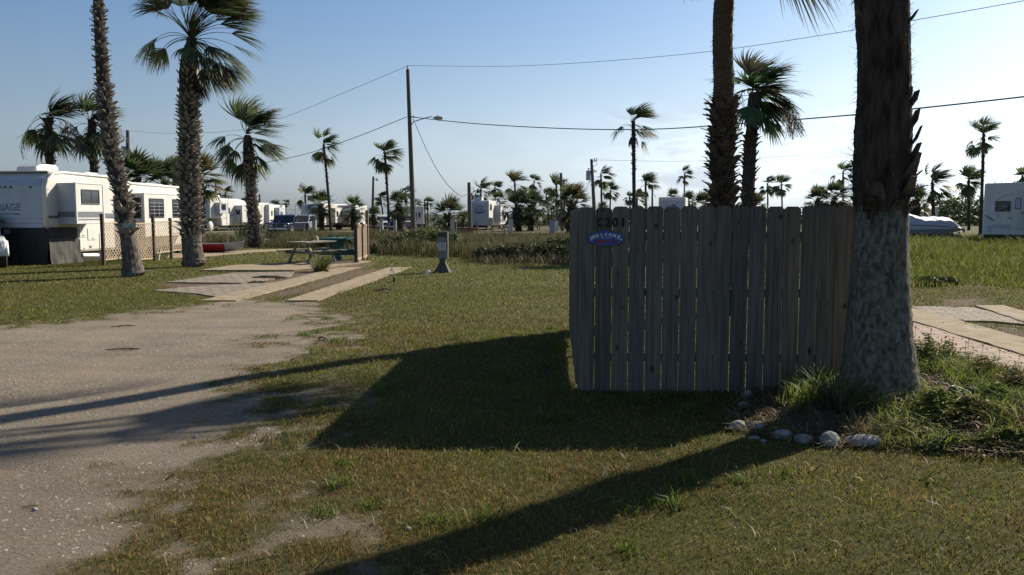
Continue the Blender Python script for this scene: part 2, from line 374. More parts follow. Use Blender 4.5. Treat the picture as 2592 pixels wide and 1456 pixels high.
def mixc(f, a, b_, bt='MIX'):
    m = nn(gm, 'ShaderNodeMix', data_type='RGBA', blend_type=bt)
    if isinstance(f, (int, float)): m.inputs[0].default_value = f
    else: t.links.new(f, m.inputs[0])
    t.links.new(a, m.inputs[6]); t.links.new(b_, m.inputs[7]); return m.outputs[2]
soil = ramp(gn(9), [(.3, (.06, .062, .022)), (.5, (.095, .085, .032)), (.7, (.15, .12, .06))])
turf = ramp(gn(1.3, 8), [(.35, (.055, .068, .02)), (.65, (.095, .09, .032))])
lawn = mixc(.5, soil, turf)
grav = ramp(gn(38, 8, .75), [(.32, (.155, .128, .10)), (.48, (.25, .212, .168)), (.58, (.285, .245, .198)), (.72, (.35, .31, .26))])
gtone = ramp(gn(.9, 5), [(.3, (.80, .79, .80)), (.5, (1, 1, 1)), (.7, (1.16, 1.10, 1.0))]); _rm = nn(gm, 'ShaderNodeMapping'); _rm.inputs['Rotation'].default_value = (0, 0, .5); _rm.inputs['Scale'].default_value = (.28, 1.7, 1); t.links.new(geo.outputs['Position'], _rm.inputs[0]); _rn = nn(gm, 'ShaderNodeTexNoise'); _rn.inputs['Scale'].default_value = 1.1; _rn.inputs['Detail'].default_value = 4; t.links.new(_rm.outputs[0], _rn.inputs[0]); gtone = mixc(1., gtone, ramp(_rn.outputs[0], [(.36, (.9, .89, .88)), (.5, (1, 1, 1)), (.66, (1.08, 1.07, 1.05))]), 'MULTIPLY'); grav = mixc(1., grav, gtone, 'MULTIPLY')
dcol = ramp(gn(14, 8, .7), [(.3, (.07, .052, .035)), (.5, (.135, .10, .07)), (.7, (.24, .19, .14))])
lcol = ramp(gn(.35, 8, .65), [(.35, (.075, .08, .035)), (.5, (.145, .125, .075)), (.65, (.25, .215, .16))])
far = ramp(gn(.03, 6), [(.3, (.045, .055, .035)), (.7, (.075, .085, .055))])
c = mixc(ss.outputs[1], lawn, dcol); c = mixc(ss.outputs[0], c, grav); c = mixc(ss.outputs[2], c, lcol)
sp = nn(gm, 'ShaderNodeSeparateXYZ'); t.links.new(geo.outputs['Position'], sp.inputs[0])
mr = nn(gm, 'ShaderNodeMapRange'); mr.inputs[1].default_value = 102; mr.inputs[2].default_value = 118; t.links.new(sp.outputs[1], mr.inputs[0])
c = mixc(mr.outputs[0], c, far); t.links.new(c, b.inputs['Base Color'])
bp = nn(gm, 'ShaderNodeBump'); bp.inputs['Strength'].default_value = 1.0; bp.inputs['Distance'].default_value = .05; t.links.new(gn(26, 9, .8), bp.inputs['Height']); t.links.new(bp.outputs[0], b.inputs['Normal'])
me.materials.append(gm); go = bpy.data.objects.new('ground', me); COL.objects.link(go); tag(go, kind='structure')

# ---------------------------------------------------------------- blades (grass and brush)
def blades(name, X, Y, h, w, colr, lean, matr, seed, z0=None, bend=1.0, kind='stuff', label=None, cat='grass', wind=.25):
    r = np.random.RandomState(seed); n = len(X); a = r.rand(n)*2*pi; la = r.rand(n)*2*pi
    z = zg(X, Y) if z0 is None else z0
    sx, sy = np.cos(a)*w/2, np.sin(a)*w/2
    lx = (np.cos(la)*lean+wind*lean)*h; ly = np.sin(la)*lean*h
    V = np.zeros((n, 5, 3))
    V[:, 0] = np.stack([X-sx, Y-sy, z-.01], 1); V[:, 1] = np.stack([X+sx, Y+sy, z-.01], 1)
    V[:, 2] = np.stack([X-sx*.8+lx*.4, Y-sy*.8+ly*.4, z+h*.6], 1); V[:, 3] = np.stack([X+sx*.8+lx*.4, Y+sy*.8+ly*.4, z+h*.6], 1)
    V[:, 4] = np.stack([X+lx*(1+.3*bend), Y+ly*(1+.3*bend), z+h*(1-.25*bend*np.clip(lean, 0, 1))], 1)
    i = np.arange(n)[:, None]*5
    F = np.concatenate([i+np.array([0, 1, 3]), i+np.array([0, 3, 2]), i+np.array([2, 3, 4])], 1).reshape(-1, 3)
    me = bpy.data.meshes.new(name); np_mesh(me, V.reshape(-1, 3), F, 3)
    C = np.ones((n, 5, 4), np.float32); C[:, :, :3] = colr[:, None, :]
    me.color_attributes.new('col', 'FLOAT_COLOR', 'POINT').data.foreach_set('color', C.ravel())
    me.materials.append(matr); o = bpy.data.objects.new(name, me); COL.objects.link(o)
    return tag(o, label, cat, None, kind)
def mixcol(r, n, pal, wts):
    k = r.choice(len(pal), n, p=np.array(wts)/sum(wts)); c = np.array(pal)[k]; return c*(.75+.5*r.rand(n, 1))
R = np.random.RandomState(11)
def scatter(y0, y1, dens, margin=1.25):
    # uniform per area within the view wedge (with margin)
    A = .62*margin*(y1**2-y0**2)+2*(y1-y0); n = int(A*dens); Y = np.sqrt(R.rand(n)*(y1**2-y0**2)+y0**2); X = (R.rand(n)*2-1)*(.62*margin*Y+1); return X, Y
GX, GY, GH, GW = [], [], [], []
HOLES = []                                 # filled with paved slabs (no grass)
# ---------------------------------------------------------------- slabs, paving
def slab_thing(name, label, cat, px, z, m, group=None, edge=None):
    poly = [(p[0], p[1]) for p in poly_px(px)]
    HOLES.append(poly)
    mb = MB()
    # subdivide the outline and roughen it so the edge is worn
    rr = random.Random(len(HOLES)); pts = []
    for i in range(len(poly)):
        a = Vector((*poly[i], 0)); b_ = Vector((*poly[(i+1) % len(poly)], 0)); k = max(1, int((b_-a).length/.3))
        for j in range(k):
            q = a.lerp(b_, j/k); pts.append((q.x+rr.uniform(-.025, .025), q.y+rr.uniform(-.025, .025)))
    ar = sum(pts[i][0]*pts[(i+1) % len(pts)][1]-pts[(i+1) % len(pts)][0]*pts[i][1] for i in range(len(pts)))
    if ar < 0: pts.reverse()
    mb.slab(pts, -.05, z); o = mb.build(name, m)
    return tag(o, label, cat, group)
def paver_mat(name, c1, c2, mort, sc, rot):
    m = mat(name, c1, c2, scale=6, rough=.95, bump=.2); t = m.node_tree; b = t.nodes['Principled BSDF']
    tcn = nn(m, 'ShaderNodeTexCoord'); mp_ = nn(m, 'ShaderNodeMapping'); mp_.inputs['Rotation'].default_value = (0, 0, rot); t.links.new(tcn.outputs['Object'], mp_.inputs[0])
    br = nn(m, 'ShaderNodeTexBrick'); br.inputs['Scale'].default_value = sc; br.inputs['Mortar Size'].default_value = .02; br.inputs['Brick Width'].default_value = .5; br.inputs['Row Height'].default_value = .3
    br.inputs['Color1'].default_value = (*c1, 1); br.inputs['Color2'].default_value = (*c2, 1); br.inputs['Mortar'].default_value = (*mort, 1); t.links.new(mp_.outputs[0], br.inputs[0])
    no = nn(m, 'ShaderNodeTexNoise'); no.inputs['Scale'].default_value = 5; no.inputs['Detail'].default_value = 7; t.links.new(tcn.outputs['Object'], no.inputs[0])
    dm = nn(m, 'ShaderNodeMix', data_type='VECTOR'); dm.inputs[0].default_value = .04; t.links.new(mp_.outputs[0], dm.inputs[4]); t.links.new(no.outputs[1], dm.inputs[5]); t.links.new(dm.outputs[1], br.inputs[0])
    mx = nn(m, 'ShaderNodeMix', data_type='RGBA', blend_type='MULTIPLY'); mx.inputs[0].default_value = .7; t.links.new(br.outputs[0], mx.inputs[6])
    rp = nn(m, 'ShaderNodeMapRange'); rp.inputs[1].default_value = .3; rp.inputs[2].default_value = .7; rp.inputs[3].default_value = .6; rp.inputs[4].default_value = 1.15; t.links.new(no.outputs[0], rp.inputs[0]); t.links.new(rp.outputs[0], mx.inputs[7])
    t.links.new(mx.outputs[2], b.inputs['Base Color'])
    bp = nn(m, 'ShaderNodeBump'); bp.inputs['Strength'].default_value = .6; bp.inputs['Distance'].default_value = .015; bp.invert = True; t.links.new(br.outputs[1], bp.inputs['Height']); t.links.new(bp.outputs[0], b.inputs['Normal'])
    return m
K['paver'] = paver_mat('pink_pavers', (.29, .205, .155), (.35, .265, .20), (.08, .06, .045), 1.7, .35)
K['pavgrey'] = paver_mat('grey_pavers', (.20, .165, .125), (.26, .22, .17), (.07, .055, .04), 1.6, .3)
def kset(o): o['kind'] = 'structure'; [o.pop(k) for k in ('label', 'category', 'group') if k in o]; return o
kset(slab_thing('concrete_strip', '', 'x', [(1044, 678), (985, 678), (722, 763), (803, 763)], .022, K['conc']))
kset(slab_thing('concrete_strip', '', 'x', [(912, 678), (855, 679), (505, 763), (600, 763)], .022, K['conc']))
kset(slab_thing('concrete_slab', '', 'x', [(508, 687), (590, 674), (880, 662), (940, 664), (790, 684), (745, 687)], .045, K['conc']))
kset(slab_thing('paved_slab', '', 'x', [(422, 717), (590, 693), (745, 690), (735, 702), (612, 719)], .03, K['pavgrey']))
kset(slab_thing('paved_slab', '', 'x', [(385, 737), (500, 726), (700, 716), (640, 733), (545, 752), (500, 745)], .02, K['pavgrey']))
kset(slab_thing('path', '', 'x', [(500, 652), (640, 640), (820, 634), (820, 629), (640, 633), (470, 647)], .02, K['conc']))
kset(slab_thing('path', '', 'x', [(420, 655), (560, 648), (520, 640), (430, 642)], .015, K['conc']))
kset(slab_thing('brick_paving', '', 'x', [(2240, 817), (2320, 822), (2592, 907), (2900, 1005), (2900, 1085), (2592, 968), (2300, 884), (2230, 870)], .03, K['paver']))
kset(slab_thing('concrete_strip', '', 'x', [(2230, 778), (2302, 782), (2592, 861), (2900, 945), (2900, 1000), (2592, 904), (2320, 820), (2240, 806)], .036, K['conc']))
kset(slab_thing('brick_paving', '', 'x', [(2250, 776), (2300, 777), (2466, 780), (2592, 818), (2592, 824), (2510, 815), (2420, 814), (2310, 781)], .02, K['pavgrey']))
kset(slab_thing('concrete_strip', '', 'x', [(2468, 777), (2538, 777), (2620, 799), (2900, 880), (2900, 905), (2592, 819)], .034, K['conc']))

# ---------------------------------------------------------------- lawn
def in_any(x, y, polys, m=0.0):
    a = np.zeros(x.shape, bool)
    for p in polys: a |= sdist(x, y, p) > m
    return a
lawnX, lawnY, lw, lh = [], [], [], []
for (y0, y1, d, wd, hh) in ((3.1, 6, 4600, .0042, .040), (6, 9, 3000, .0058, .040), (9, 13, 1500, .008, .042), (13, 20, 480, .013, .045), (20, 32, 150, .024, .05), (32, 48, 30, .04, .07)):
    X, Y = scatter(y0, y1, d); lawnX.append(X); lawnY.append(Y); lw.append(np.full(len(X), wd)); lh.append(np.full(len(X), hh))
X = np.concatenate(lawnX); Y = np.concatenate(lawnY); w = np.concatenate(lw); h = np.concatenate(lh)
b_ = bare(X, Y); n1 = fbm(X*2.2, Y*2.2, 3); n2 = fbm(X*.6+9, Y*.6+4, 3)
dirtv = np.zeros_like(X)
for p in DIRT: dirtv = np.maximum(dirtv, np.clip(sdist(X, Y, p)*3+.4, 0, 1))
keep = (R.rand(len(X)) > b_*1.25) & (R.rand(len(X)) > dirtv*.93) & ~in_any(X+(n1-.5)*.5, Y+(fbm(X*3, Y*3, 3)-.5)*.5, HOLES, .03) & (sdist(X, Y, BED) < .05) & (n1 > .05)
X, Y, w, h, n1, n2, b_ = [a[keep] for a in (X, Y, w, h, n1, n2, b_)]
h = h*(.35+.85*R.rand(len(X)))*(.45+.8*n1)*(1-.6*b_); tall = R.rand(len(X)) < .012; h[tall] *= 1.9
dry = np.clip((n2-.47)*5, 0, 1)*.45+np.clip((n1-.5)*4, 0, 1)*.18*np.clip((26-Y)/12, .3, 1)+.20*np.clip((12-Y)/7, 0, 1)+.8*b_; dry = dry*np.clip(1.5-Y/22, .35, 1)
isdry = R.rand(len(X)) < np.clip(dry+.06, .05, .8)
cg = mixcol(R, len(X), [(.12, .145, .016), (.085, .113, .013), (.155, .162, .024), (.18, .165, .032)], [4, 3, 3, 2])
cd = mixcol(R, len(X), [(.23, .145, .042), (.18, .105, .034), (.29, .21, .08), (.11, .065, .025)], [4, 3, 2, 2])
colr = np.where(isdry[:, None], cd, cg)*(.72+.55*fbm(X*1.6+20, Y*1.6, 3))[:, None]*(.7+.6*R.rand(len(X), 1))
blades('grass', X, Y, h, w*(.6+.8*R.rand(len(X))), colr, .25+1.1*R.rand(len(X)), K['blade'], 3, label='short patchy lawn, green and straw coloured, around the gravel drive')
# dead blades lying flat in the turf
X, Y = scatter(3.2, 10, 30); k = (bare(X, Y) < .75) & (sdist(X, Y, BED) < 0.1); X = X[k]; Y = Y[k]
blades('dead_grass', X, Y, .03+.03*R.rand(len(X)), np.full(len(X), .006), mixcol(R, len(X), [(.30, .25, .14), (.24, .18, .09)], [1, 1]), 1.6+R.rand(len(X)), K['blade'], 4, z0=zg(X, Y)+.008, label='pale dead grass blades lying on the lawn')

# greener tufts and fallen leaves in the turf
nt_ = 420; tx, ty = scatter(3.3, 14, 1); ii_ = R.permutation(len(tx))[:nt_]; tx, ty = tx[ii_], ty[ii_]; kk = (bare(tx, ty) < .5) & (sdist(tx, ty, BED) < 0); tx, ty = tx[kk], ty[kk]
X = np.repeat(tx, 60)+R.randn(len(tx)*60)*.05; Y = np.repeat(ty, 60)+R.randn(len(tx)*60)*.05; hs_ = np.repeat(.035+.06*R.rand(len(tx)), 60)
blades('weed_tufts', X, Y, hs_*(.5+R.rand(len(X))), .005+.004*R.rand(len(X)), mixcol(R, len(X), [(.10, .15, .022), (.13, .17, .03), (.08, .12, .02)], [1, 1, 1]), .3+.9*R.rand(len(X)), K['blade'], 44, label='greener tufts of weeds dotted through the lawn', cat='weeds')
X, Y = scatter(3.2, 14, 7); k = (sdist(X, Y, BED) < .1) & (bare(X, Y) < .6); X = X[k]; Y = Y[k]
blades('fallen_leaves', X, Y, .03+.04*R.rand(len(X)), .010+.012*R.rand(len(X)), mixcol(R, len(X), [(.12, .075, .035), (.20, .14, .08), (.07, .045, .025)], [1, 1, 1]), 1.8+R.rand(len(X)), K['blade'], 45, z0=zg(X, Y)+.012, label='small brown fallen leaves scattered over the lawn', cat='leaves')

# gravel stones on the drive
def stones(name, X, Y, s, pal, seed, label, m):
    r = np.random.RandomState(seed); n = len(X); z = zg(X, Y)
    base = np.array([(1, 0, 0), (0, 1, 0), (-1, 0, 0), (0, -1, 0), (0, 0, 1)], float)
    V = base[None]*s[:, None, None]*(.6+.8*r.rand(n, 5, 1)); V[:, :, 2] *= .6
    a = r.rand(n)*6.28; ca, sa = np.cos(a)[:, None], np.sin(a)[:, None]; vx = V[:, :, 0]*ca-V[:, :, 1]*sa; vy = V[:, :, 0]*sa+V[:, :, 1]*ca
    V = np.stack([vx+X[:, None], vy+Y[:, None], V[:, :, 2]+z[:, None]], 2)
    i = np.arange(n)[:, None]*5; F = np.concatenate([i+np.array(q) for q in ((0, 1, 4), (1, 2, 4), (2, 3, 4), (3, 0, 4))], 1).reshape(-1, 3)
    me = bpy.data.meshes.new(name); np_mesh(me, V.reshape(-1, 3), F, 3)
    C = np.ones((n, 5, 4), np.float32); C[:, :, :3] = mixcol(r, n, pal, [1]*len(pal))[:, None, :]
    me.color_attributes.new('col', 'FLOAT_COLOR', 'POINT').data.foreach_set('color', C.ravel()); me.materials.append(m)
    o = bpy.data.objects.new(name, me); COL.objects.link(o); tag(o, label, 'gravel', None, 'stuff')
K['stone'] = mat('gravel_stone', (1, 1, 1), attr=True, rough=.9)
X, Y = scatter(3.1, 13, 900, 1.3); k = (bare(X, Y) > .3) & (fbm(X*2.5, Y*2.5, 3) > .46); X = X[k]; Y = Y[k]
stones('gravel', X, Y, .003+.011*R.rand(len(X))**4, [(.26, .225, .18), (.20, .17, .14), (.29, .26, .22), (.13, .115, .10)], 5, 'loose gravel scattered over the sandy drive', K['stone'])

# ---------------------------------------------------------------- tall brush band and far field
A = [p for p in BRUSH]; bx0, bx1 = min(p[0] for p in A), max(p[0] for p in A); by0, by1 = min(p[1] for p in A), max(p[1] for p in A)
n = 420000; X = R.rand(n)*(bx1-bx0)+bx0; Y = R.rand(n)**1.25*(by1-by0)+by0
k = (sdist(X, Y, A)+(fbm(X*.7, Y*.7, 3)-.5)*2.4 > 0) & (abs(X) < .75*Y+3); X = X[k]; Y = Y[k]; n = len(X)
right = X > .43*Y
c1 = fbm(X*.35+3, Y*.35, 4); c2 = fbm(X*.9+30, Y*.9, 3)
hh = np.where(right, .46, .52)*(.5+1.0*np.clip((c1-.3)*2.2, 0, 1.2))*(.6+.7*R.rand(n))*(.8+.4*c2); hh = np.where(right, hh*np.clip((Y-18)/9, .35, 1.05), hh)
ca = mixcol(R, n, [(.085, .08, .04), (.12, .10, .055), (.06, .06, .03), (.17, .14, .085)], [3, 3, 2, 2])
cb_ = mixcol(R, n, [(.15, .17, .03), (.11, .135, .027), (.20, .20, .055), (.07, .09, .02)], [3, 3, 2, 1])
cc = mixcol(R, n, [(.045, .06, .025), (.07, .08, .03)], [1, 1])
f = np.clip((c1-.5)*6+.35, 0, 1)[:, None]; gfr = np.clip((c2-.52)*6, 0, 1)[:, None]
colr = ca*(1-gfr*.6)+cc*gfr*.6; colr = colr*(1-f*.25)+cb_*f*.25; colr = colr*(.55+.6*fbm(X*1.3, Y*1.3+9, 3))[:, None]; colr = np.where(right[:, None], cb_*(.8+.5*R.rand(n, 1)), colr)
blades('tall_grass', X, Y, hh, np.where(right, .022, .022)*(.6+.8*R.rand(n)), colr, .15+.55*R.rand(n), K['blade'], 8, label='tall wild grass and brush growing between the lawn and the trailer lots', cat='brush')

# ---------------------------------------------------------------- bushes
def leafmass(mb, c, rx, ry, rz, n, s, pal, rng, flat=.0, shell=.55):
    if mb.c is None: mb.c = []
    for i in range(n):
        while True:
            p = Vector((rng.uniform(-1, 1), rng.uniform(-1, 1), rng.uniform(-.3, 1)))
            if p.length < 1: break
        if p.length < shell: p = p.normalized()*rng.uniform(shell, 1)
        q = Vector((c[0]+p.x*rx, c[1]+p.y*ry, c[2]+p.z*rz))
        a = Vector((rng.gauss(0, 1), rng.gauss(0, 1), rng.gauss(0, 1)+flat)).normalized(); b = a.cross(Vector((rng.gauss(0, 1), rng.gauss(0, 1), rng.gauss(0, 1)))).normalized()
        l = s*rng.uniform(.6, 1.4); k = len(mb.v); cl_ = rng.choice(pal); v = rng.uniform(.7, 1.3)
        mb.v += [tuple(q-a*l), tuple(q+b*l*.45), tuple(q+a*l), tuple(q-b*l*.45)]; mb.c += [tuple(x*v for x in cl_)]*4; mb.face(k, k+1, k+2, k+3)
def bush(name, label, cat, loc, parts, n, s, pal, seed, group=None, stems=True):
    rng = random.Random(seed); mb = MB(); mb.c = []
    for (dx, dy, dz, rx, ry, rz) in parts: leafmass(mb, (dx, dy, dz), rx, ry, rz, n//len(parts), s, pal, rng)
    o = mb.build('foliage', K['leaf'])
    r_ = thing(name, label, cat, loc, 0, group); o.parent = r_
    st = MB()
    for i in range(6):
        a = rng.uniform(0, 6.28); p = parts[i % len(parts)]; st.tube([(p[0]*.3, p[1]*.3, -.1), (p[0]*.7+cos(a)*.1, p[1]*.7+sin(a)*.1, p[5]*.4), (p[0]+cos(a)*p[3]*.4, p[1]+sin(a)*p[4]*.4, p[2]+p[5]*.6)], [.03*p[5], .02*p[5], .008*p[5]], 5)
    st.build('stem', K['stick'], r_)
    return r_
GRN = [(.06, .085, .03), (.085, .11, .04), (.045, .06, .025), (.11, .13, .055)]
bush('dark_bush', 'dark low bush at brush edge, left of the utility pedestal', 'bush', G(1010, 641), [(0, 0, .35, 1.1, .6, .45), (.9, .1, .25, .8, .5, .35), (-.9, .2, .2, .6, .5, .3)], 2600, .07, [(.035, .05, .02), (.05, .07, .03)], 1)
bush('leafy_bush', 'taller light green bush behind the utility pedestal', 'bush', G(1075, 632), [(0, 0, .5, 1.3, .7, .65), (.9, 0, .4, .9, .6, .5)], 2800, .07, [(.09, .11, .03), (.12, .135, .04), (.06, .075, .025)], 2)
bush('dark_bush', 'wide dark bush at brush edge between pedestal and picket fence', 'bush', G(1335, 662), [(0, 0, .3, 1.2, .6, .45), (-1.2, .2, .25, .9, .5, .35), (.9, 0, .3, .8, .5, .4)], 2800, .07, [(.05, .06, .03), (.08, .085, .04)], 3)
bush('dark_bush', 'bush close against the far left corner of the picket fence', 'bush', G(1425, 655), [(0, 0, .4, .9, .6, .5)], 1400, .07, GRN, 4)
bush('dark_bush', 'low dark bush in the tall grass just right of the big trunk', 'bush', G(2345, 722), [(0, 0, .06, .5, .4, .16), (.5, .1, .06, .4, .3, .14)], 700, .05, [(.04, .055, .02), (.06, .08, .025)], 5)
bush('spiky_shrub', 'round bush behind the two picnic tables', 'bush', G(860, 632), [(0, 0, .3, 1.2, .7, .45)], 1800, .07, GRN, 6)

# far hedge and woods
rng = random.Random(5); mb = MB(); mb.c = []
for i in range(190):
    px = rng.uniform(1285, 3100) if i < 150 else rng.uniform(2050, 2600); Y = rng.uniform(128, 165)
    hgt = 2.0+1.4*rng.random()+(1.1 if px > 2040 else 0)+(.9 if 2350 < px < 2480 else 0)
    leafmass(mb, (gx(px, Y), Y, 0), rng.uniform(2, 4.5), 2.5, hgt, 230, .32, [(.035, .05, .02), (.05, .065, .025), (.025, .035, .015), (.07, .085, .03)], rng)
tag(mb.build('hedgerow', K['leaf']), 'long dark line of brush along the horizon on the right', 'trees', None, 'stuff')
mb = MB(); mb.c = []
for i in range(90):
    px = rng.uniform(-900, 1290); Y = rng.uniform(190, 260); leafmass(mb, (gx(px, Y), Y, 0), rng.uniform(4, 9), 3, rng.uniform(1.0, 2.2), 60, .5, [(.06, .075, .045), (.08, .09, .055)], rng)
tag(mb.build('far_scrub', K['leaf']), 'low distant scrub on the flat horizon left of the light pole', 'scrub', None, 'stuff')

# ---------------------------------------------------------------- palms
def smoothpath(pts, n):
    P_ = [Vector(p[:3]) for p in pts]; r = [p[3] for p in pts]; out = []; ro = []
    m = len(P_)
    for i in range(m-1):
        p0, p1, p2, p3 = P_[max(i-1, 0)], P_[i], P_[i+1], P_[min(i+2, m-1)]
        for k in range(n):
            t = k/n; out.append(.5*((2*p1)+(p2-p0)*t+(2*p0-5*p1+4*p2-p3)*t*t+(3*p1-p0-3*p2+p3)*t**3)); ro.append(r[i]*(1-t)+r[i+1]*t)
    out.append(P_[-1]); ro.append(r[-1]); return out, ro
def boot(mb, p, out, side, up, w, l, t, curl, rng):
    """one cut leaf base: three stations, split tip"""
    d1 = (up*.9+out*.42).normalized(); d2 = (up*(1-curl)+out*(.3+curl)+side*rng.uniform(-.25, .25)).normalized()
    c0 = p-out*.02; c1 = p+d1*l*.5+out*t*.3; c2 = c1+d2*l*.5
    b = len(mb.v)
    for c_, ww, tt, d in ((c0, w, t, d1), (c1, w*.78, t*.9, d1), (c2, w*.55, t*.45, d2)):
        nrm = side.cross(d).normalized()
        for sx, sy in ((-1, -1), (1, -1), (1, 1), (-1, 1)): mb.v.append(tuple(c_+side*sx*ww/2+nrm*sy*tt/2))
    for i in range(2):
        for k in range(4):
            k2 = (k+1) % 4; mb.face(b+i*4+k, b+i*4+k2, b+i*4+4+k2, b+i*4+4+k)
    mb.face(b+8, b+9, b+10, b+11)
def trunk(parent, pts, n=14, seg=6, boots=None, mats=None, seed=0, jit=.05, fibre=0):
    rng = random.Random(seed); P_, r_ = smoothpath(pts, seg); mb = MB(); mb.tube(P_, r_, n, True, jit, rng)
    zs = [p.z for p in P_]
    def atz(z):
        for i in range(len(P_)-1):
            if zs[i] <= z <= zs[i+1]:
                t = (z-zs[i])/(zs[i+1]-zs[i]+1e-9); return P_[i].lerp(P_[i+1], t), r_[i]*(1-t)+r_[i+1]*t
        return P_[-1], r_[-1]
    mb.cur = 1
    for (z0, z1, step, per, w, l, t, curl, prob) in (boots or []):
        z = z0; a0 = 0; k = 0
        while z < z1:
            c, r = atz(z)
            for j in range(per):
                if rng.random() > prob: continue
                a = a0+2*pi*j/per+rng.uniform(-.2, .2); o_ = Vector((cos(a), sin(a), 0)); sd = Vector((-sin(a), cos(a), 0))
                boot(mb, c+o_*r*.93+Vector((0, 0, rng.uniform(-.5, .5)*step)), o_, sd, Vector((0, 0, 1)), w*rng.uniform(.7, 1.25), l*rng.uniform(.6, 1.3), t, curl*rng.uniform(.5, 1.4), rng)
            z += step; a0 += pi/per; k += 1
    return mb, atz, rng
def frond(mb, p0, d0, Lp, Lb, grav, wind, rng, col_, ns, spread=1.25, wseg=.05, pw=.03, droop=1.0):
    up = Vector((0, 0, 1)); p = Vector(p0); d = Vector(d0).normalized(); pts = [p.copy()]; st = 5
    for i in range(st):
        d = (d+Vector((0, 0, -1))*grav*.13+Vector((1, -.05, 0))*wind*.12).normalized(); p = p+d*Lp/st; pts.append(p.copy())
    pc = (.10, .12, .045)
    b = len(mb.v)
    for i, q in enumerate(pts):
        dd = (pts[min(i+1, st)]-pts[max(0, i-1)]).normalized(); sd = dd.cross(up); sd = sd.normalized() if sd.length > .05 else Vector((0, 1, 0)); n_ = sd.cross(dd); ww = pw*(1-.5*i/st)
        mb.v += [tuple(q-sd*ww), tuple(q+sd*ww), tuple(q+n_*ww*.9)]; mb.c += [pc]*3
    for i in range(st):
        for k in range(3):
            k2 = (k+1) % 3; mb.face(b+i*3+k, b+i*3+k2, b+i*3+3+k2, b+i*3+3+k)
    T = d; S = T.cross(up); S = S.normalized() if S.length > .05 else Vector((0, 1, 0)); S = (S+up*rng.uniform(-.35, .35)).normalized(); Nn = S.cross(T).normalized()
    for k in range(ns):
        u = (k+.5)/ns*2-1+rng.uniform(-.03, .03); ph = u*spread
        dir_ = (T*cos(ph)+S*sin(ph)+Nn*rng.uniform(-.06, .10)).normalized(); L = Lb*(.72+.28*cos(ph))*rng.uniform(.85, 1.1)
        q = p+dir_*.02; dd = dir_; w0 = wseg*.35; b = len(mb.v); cl_ = tuple(x*rng.uniform(.7, 1.3) for x in col_)
        wd = dd.cross(Nn).normalized()
        st_n = 5
        for i in range(st_n+1):
            t = i/st_n; ww = (w0+(wseg-w0)*min(1, t*2.2)) if t < .5 else wseg*(1-(t-.5)/.5*.93)
            mb.v += [tuple(q-wd*ww*.5), tuple(q+wd*ww*.5)]; cc_ = cl_ if t < .8 else tuple((a*.6+b2*.4) for a, b2 in zip(cl_, (.2, .17, .08))); mb.c += [cc_]*2
            dd = (dd+Vector((0, 0, -1))*grav*droop*(.05+.36*t*t)+Vector((1, -.08, 0))*wind*(.06+.30*t)).normalized(); q = q+dd*L/st_n
        for i in range(st_n): mb.face(b+2*i, b+2*i+1, b+2*i+3, b+2*i+2)
PG = [(.075, .105, .052), (.09, .125, .056), (.06, .085, .045), (.11, .14, .062)]
def crown(parent, top, R_, n=26, ns=16, wind=1.0, seed=0, el=(80, -35), dead=0, stalks=0, pal=PG, lp=.5, spread=1.25, wseg=.055, brownfr=.06, grav=1.0, sabal=False):
    rng = random.Random(seed); mb = MB(); mb.c = []; top = Vector(top)
    for i in range(n):
        f = i/(n-1); e = radians(el[0]+(el[1]-el[0])*f**1.1+rng.uniform(-9, 9)); a = i*2.39996+rng.uniform(-.3, .3)
        d = Vector((cos(a)*cos(e), sin(a)*cos(e), sin(e)))
        wnd = wind*(.5+.4*max(0, sin(e)))*rng.uniform(.7, 1.3)
        if d.x < -.3 and e < .5: wnd *= .35
        c_ = rng.choice(pal)
        if rng.random() < brownfr*(1+2*f): c_ = (.14, .11, .05)
        frond(mb, top+Vector((d.x*.08, d.y*.08, -.35*f))*R_, d, R_*lp*rng.uniform(.85, 1.15), R_*(1-lp)*1.35*rng.uniform(.85, 1.15), (.28+1.25*f)*grav*rng.uniform(.7, 1.3), wnd, rng, c_, ns, spread*(1-.35*min(1, wnd*.5)), wseg*R_*1.15, .013*R_+.006, droop=.8+.5*f)
    for i in range(dead):
        a = rng.uniform(0, 6.28); d = Vector((cos(a)*.55, sin(a)*.55, -.35)); frond(mb, top+Vector((0, 0, -.35*R_)), d, R_*.3, R_*.5, 2.6, wind*.3, rng, (.13, .10, .06), max(6, ns//2), .7, wseg*R_*1.6, .015*R_)
    o = mb.build('crown', K['frond'], parent)
    if stalks:
        sm = MB()
        for i in range(stalks):
            a = rng.uniform(-.8, .8) if rng.random() < .75 else rng.uniform(2.3, 4); d = Vector((cos(a), sin(a)*.7, .4)).normalized(); p = top.copy(); pts = [p.copy()]
            for k in range(9): d = (d+Vector((.02, 0, -.27))).normalized(); p = p+d*R_*rng.uniform(.14, .2); pts.append(p.copy())
            sm.tube(pts, [.014*R_*(1-.08*j) for j in range(len(pts))], 4)
            for k in range(4, 10):
                for s_ in range(4):
                    q = pts[min(k, 9)]; d2 = Vector((rng.gauss(.1, .4), rng.gauss(0, .4), -1)).normalized(); sm.tube([q, q+d2*R_*.16, q+d2*R_*.28+Vector((.04, 0, 0))], .004*R_, 3)
        sm.build('flower_stalk', K['stick'], parent)
    return o
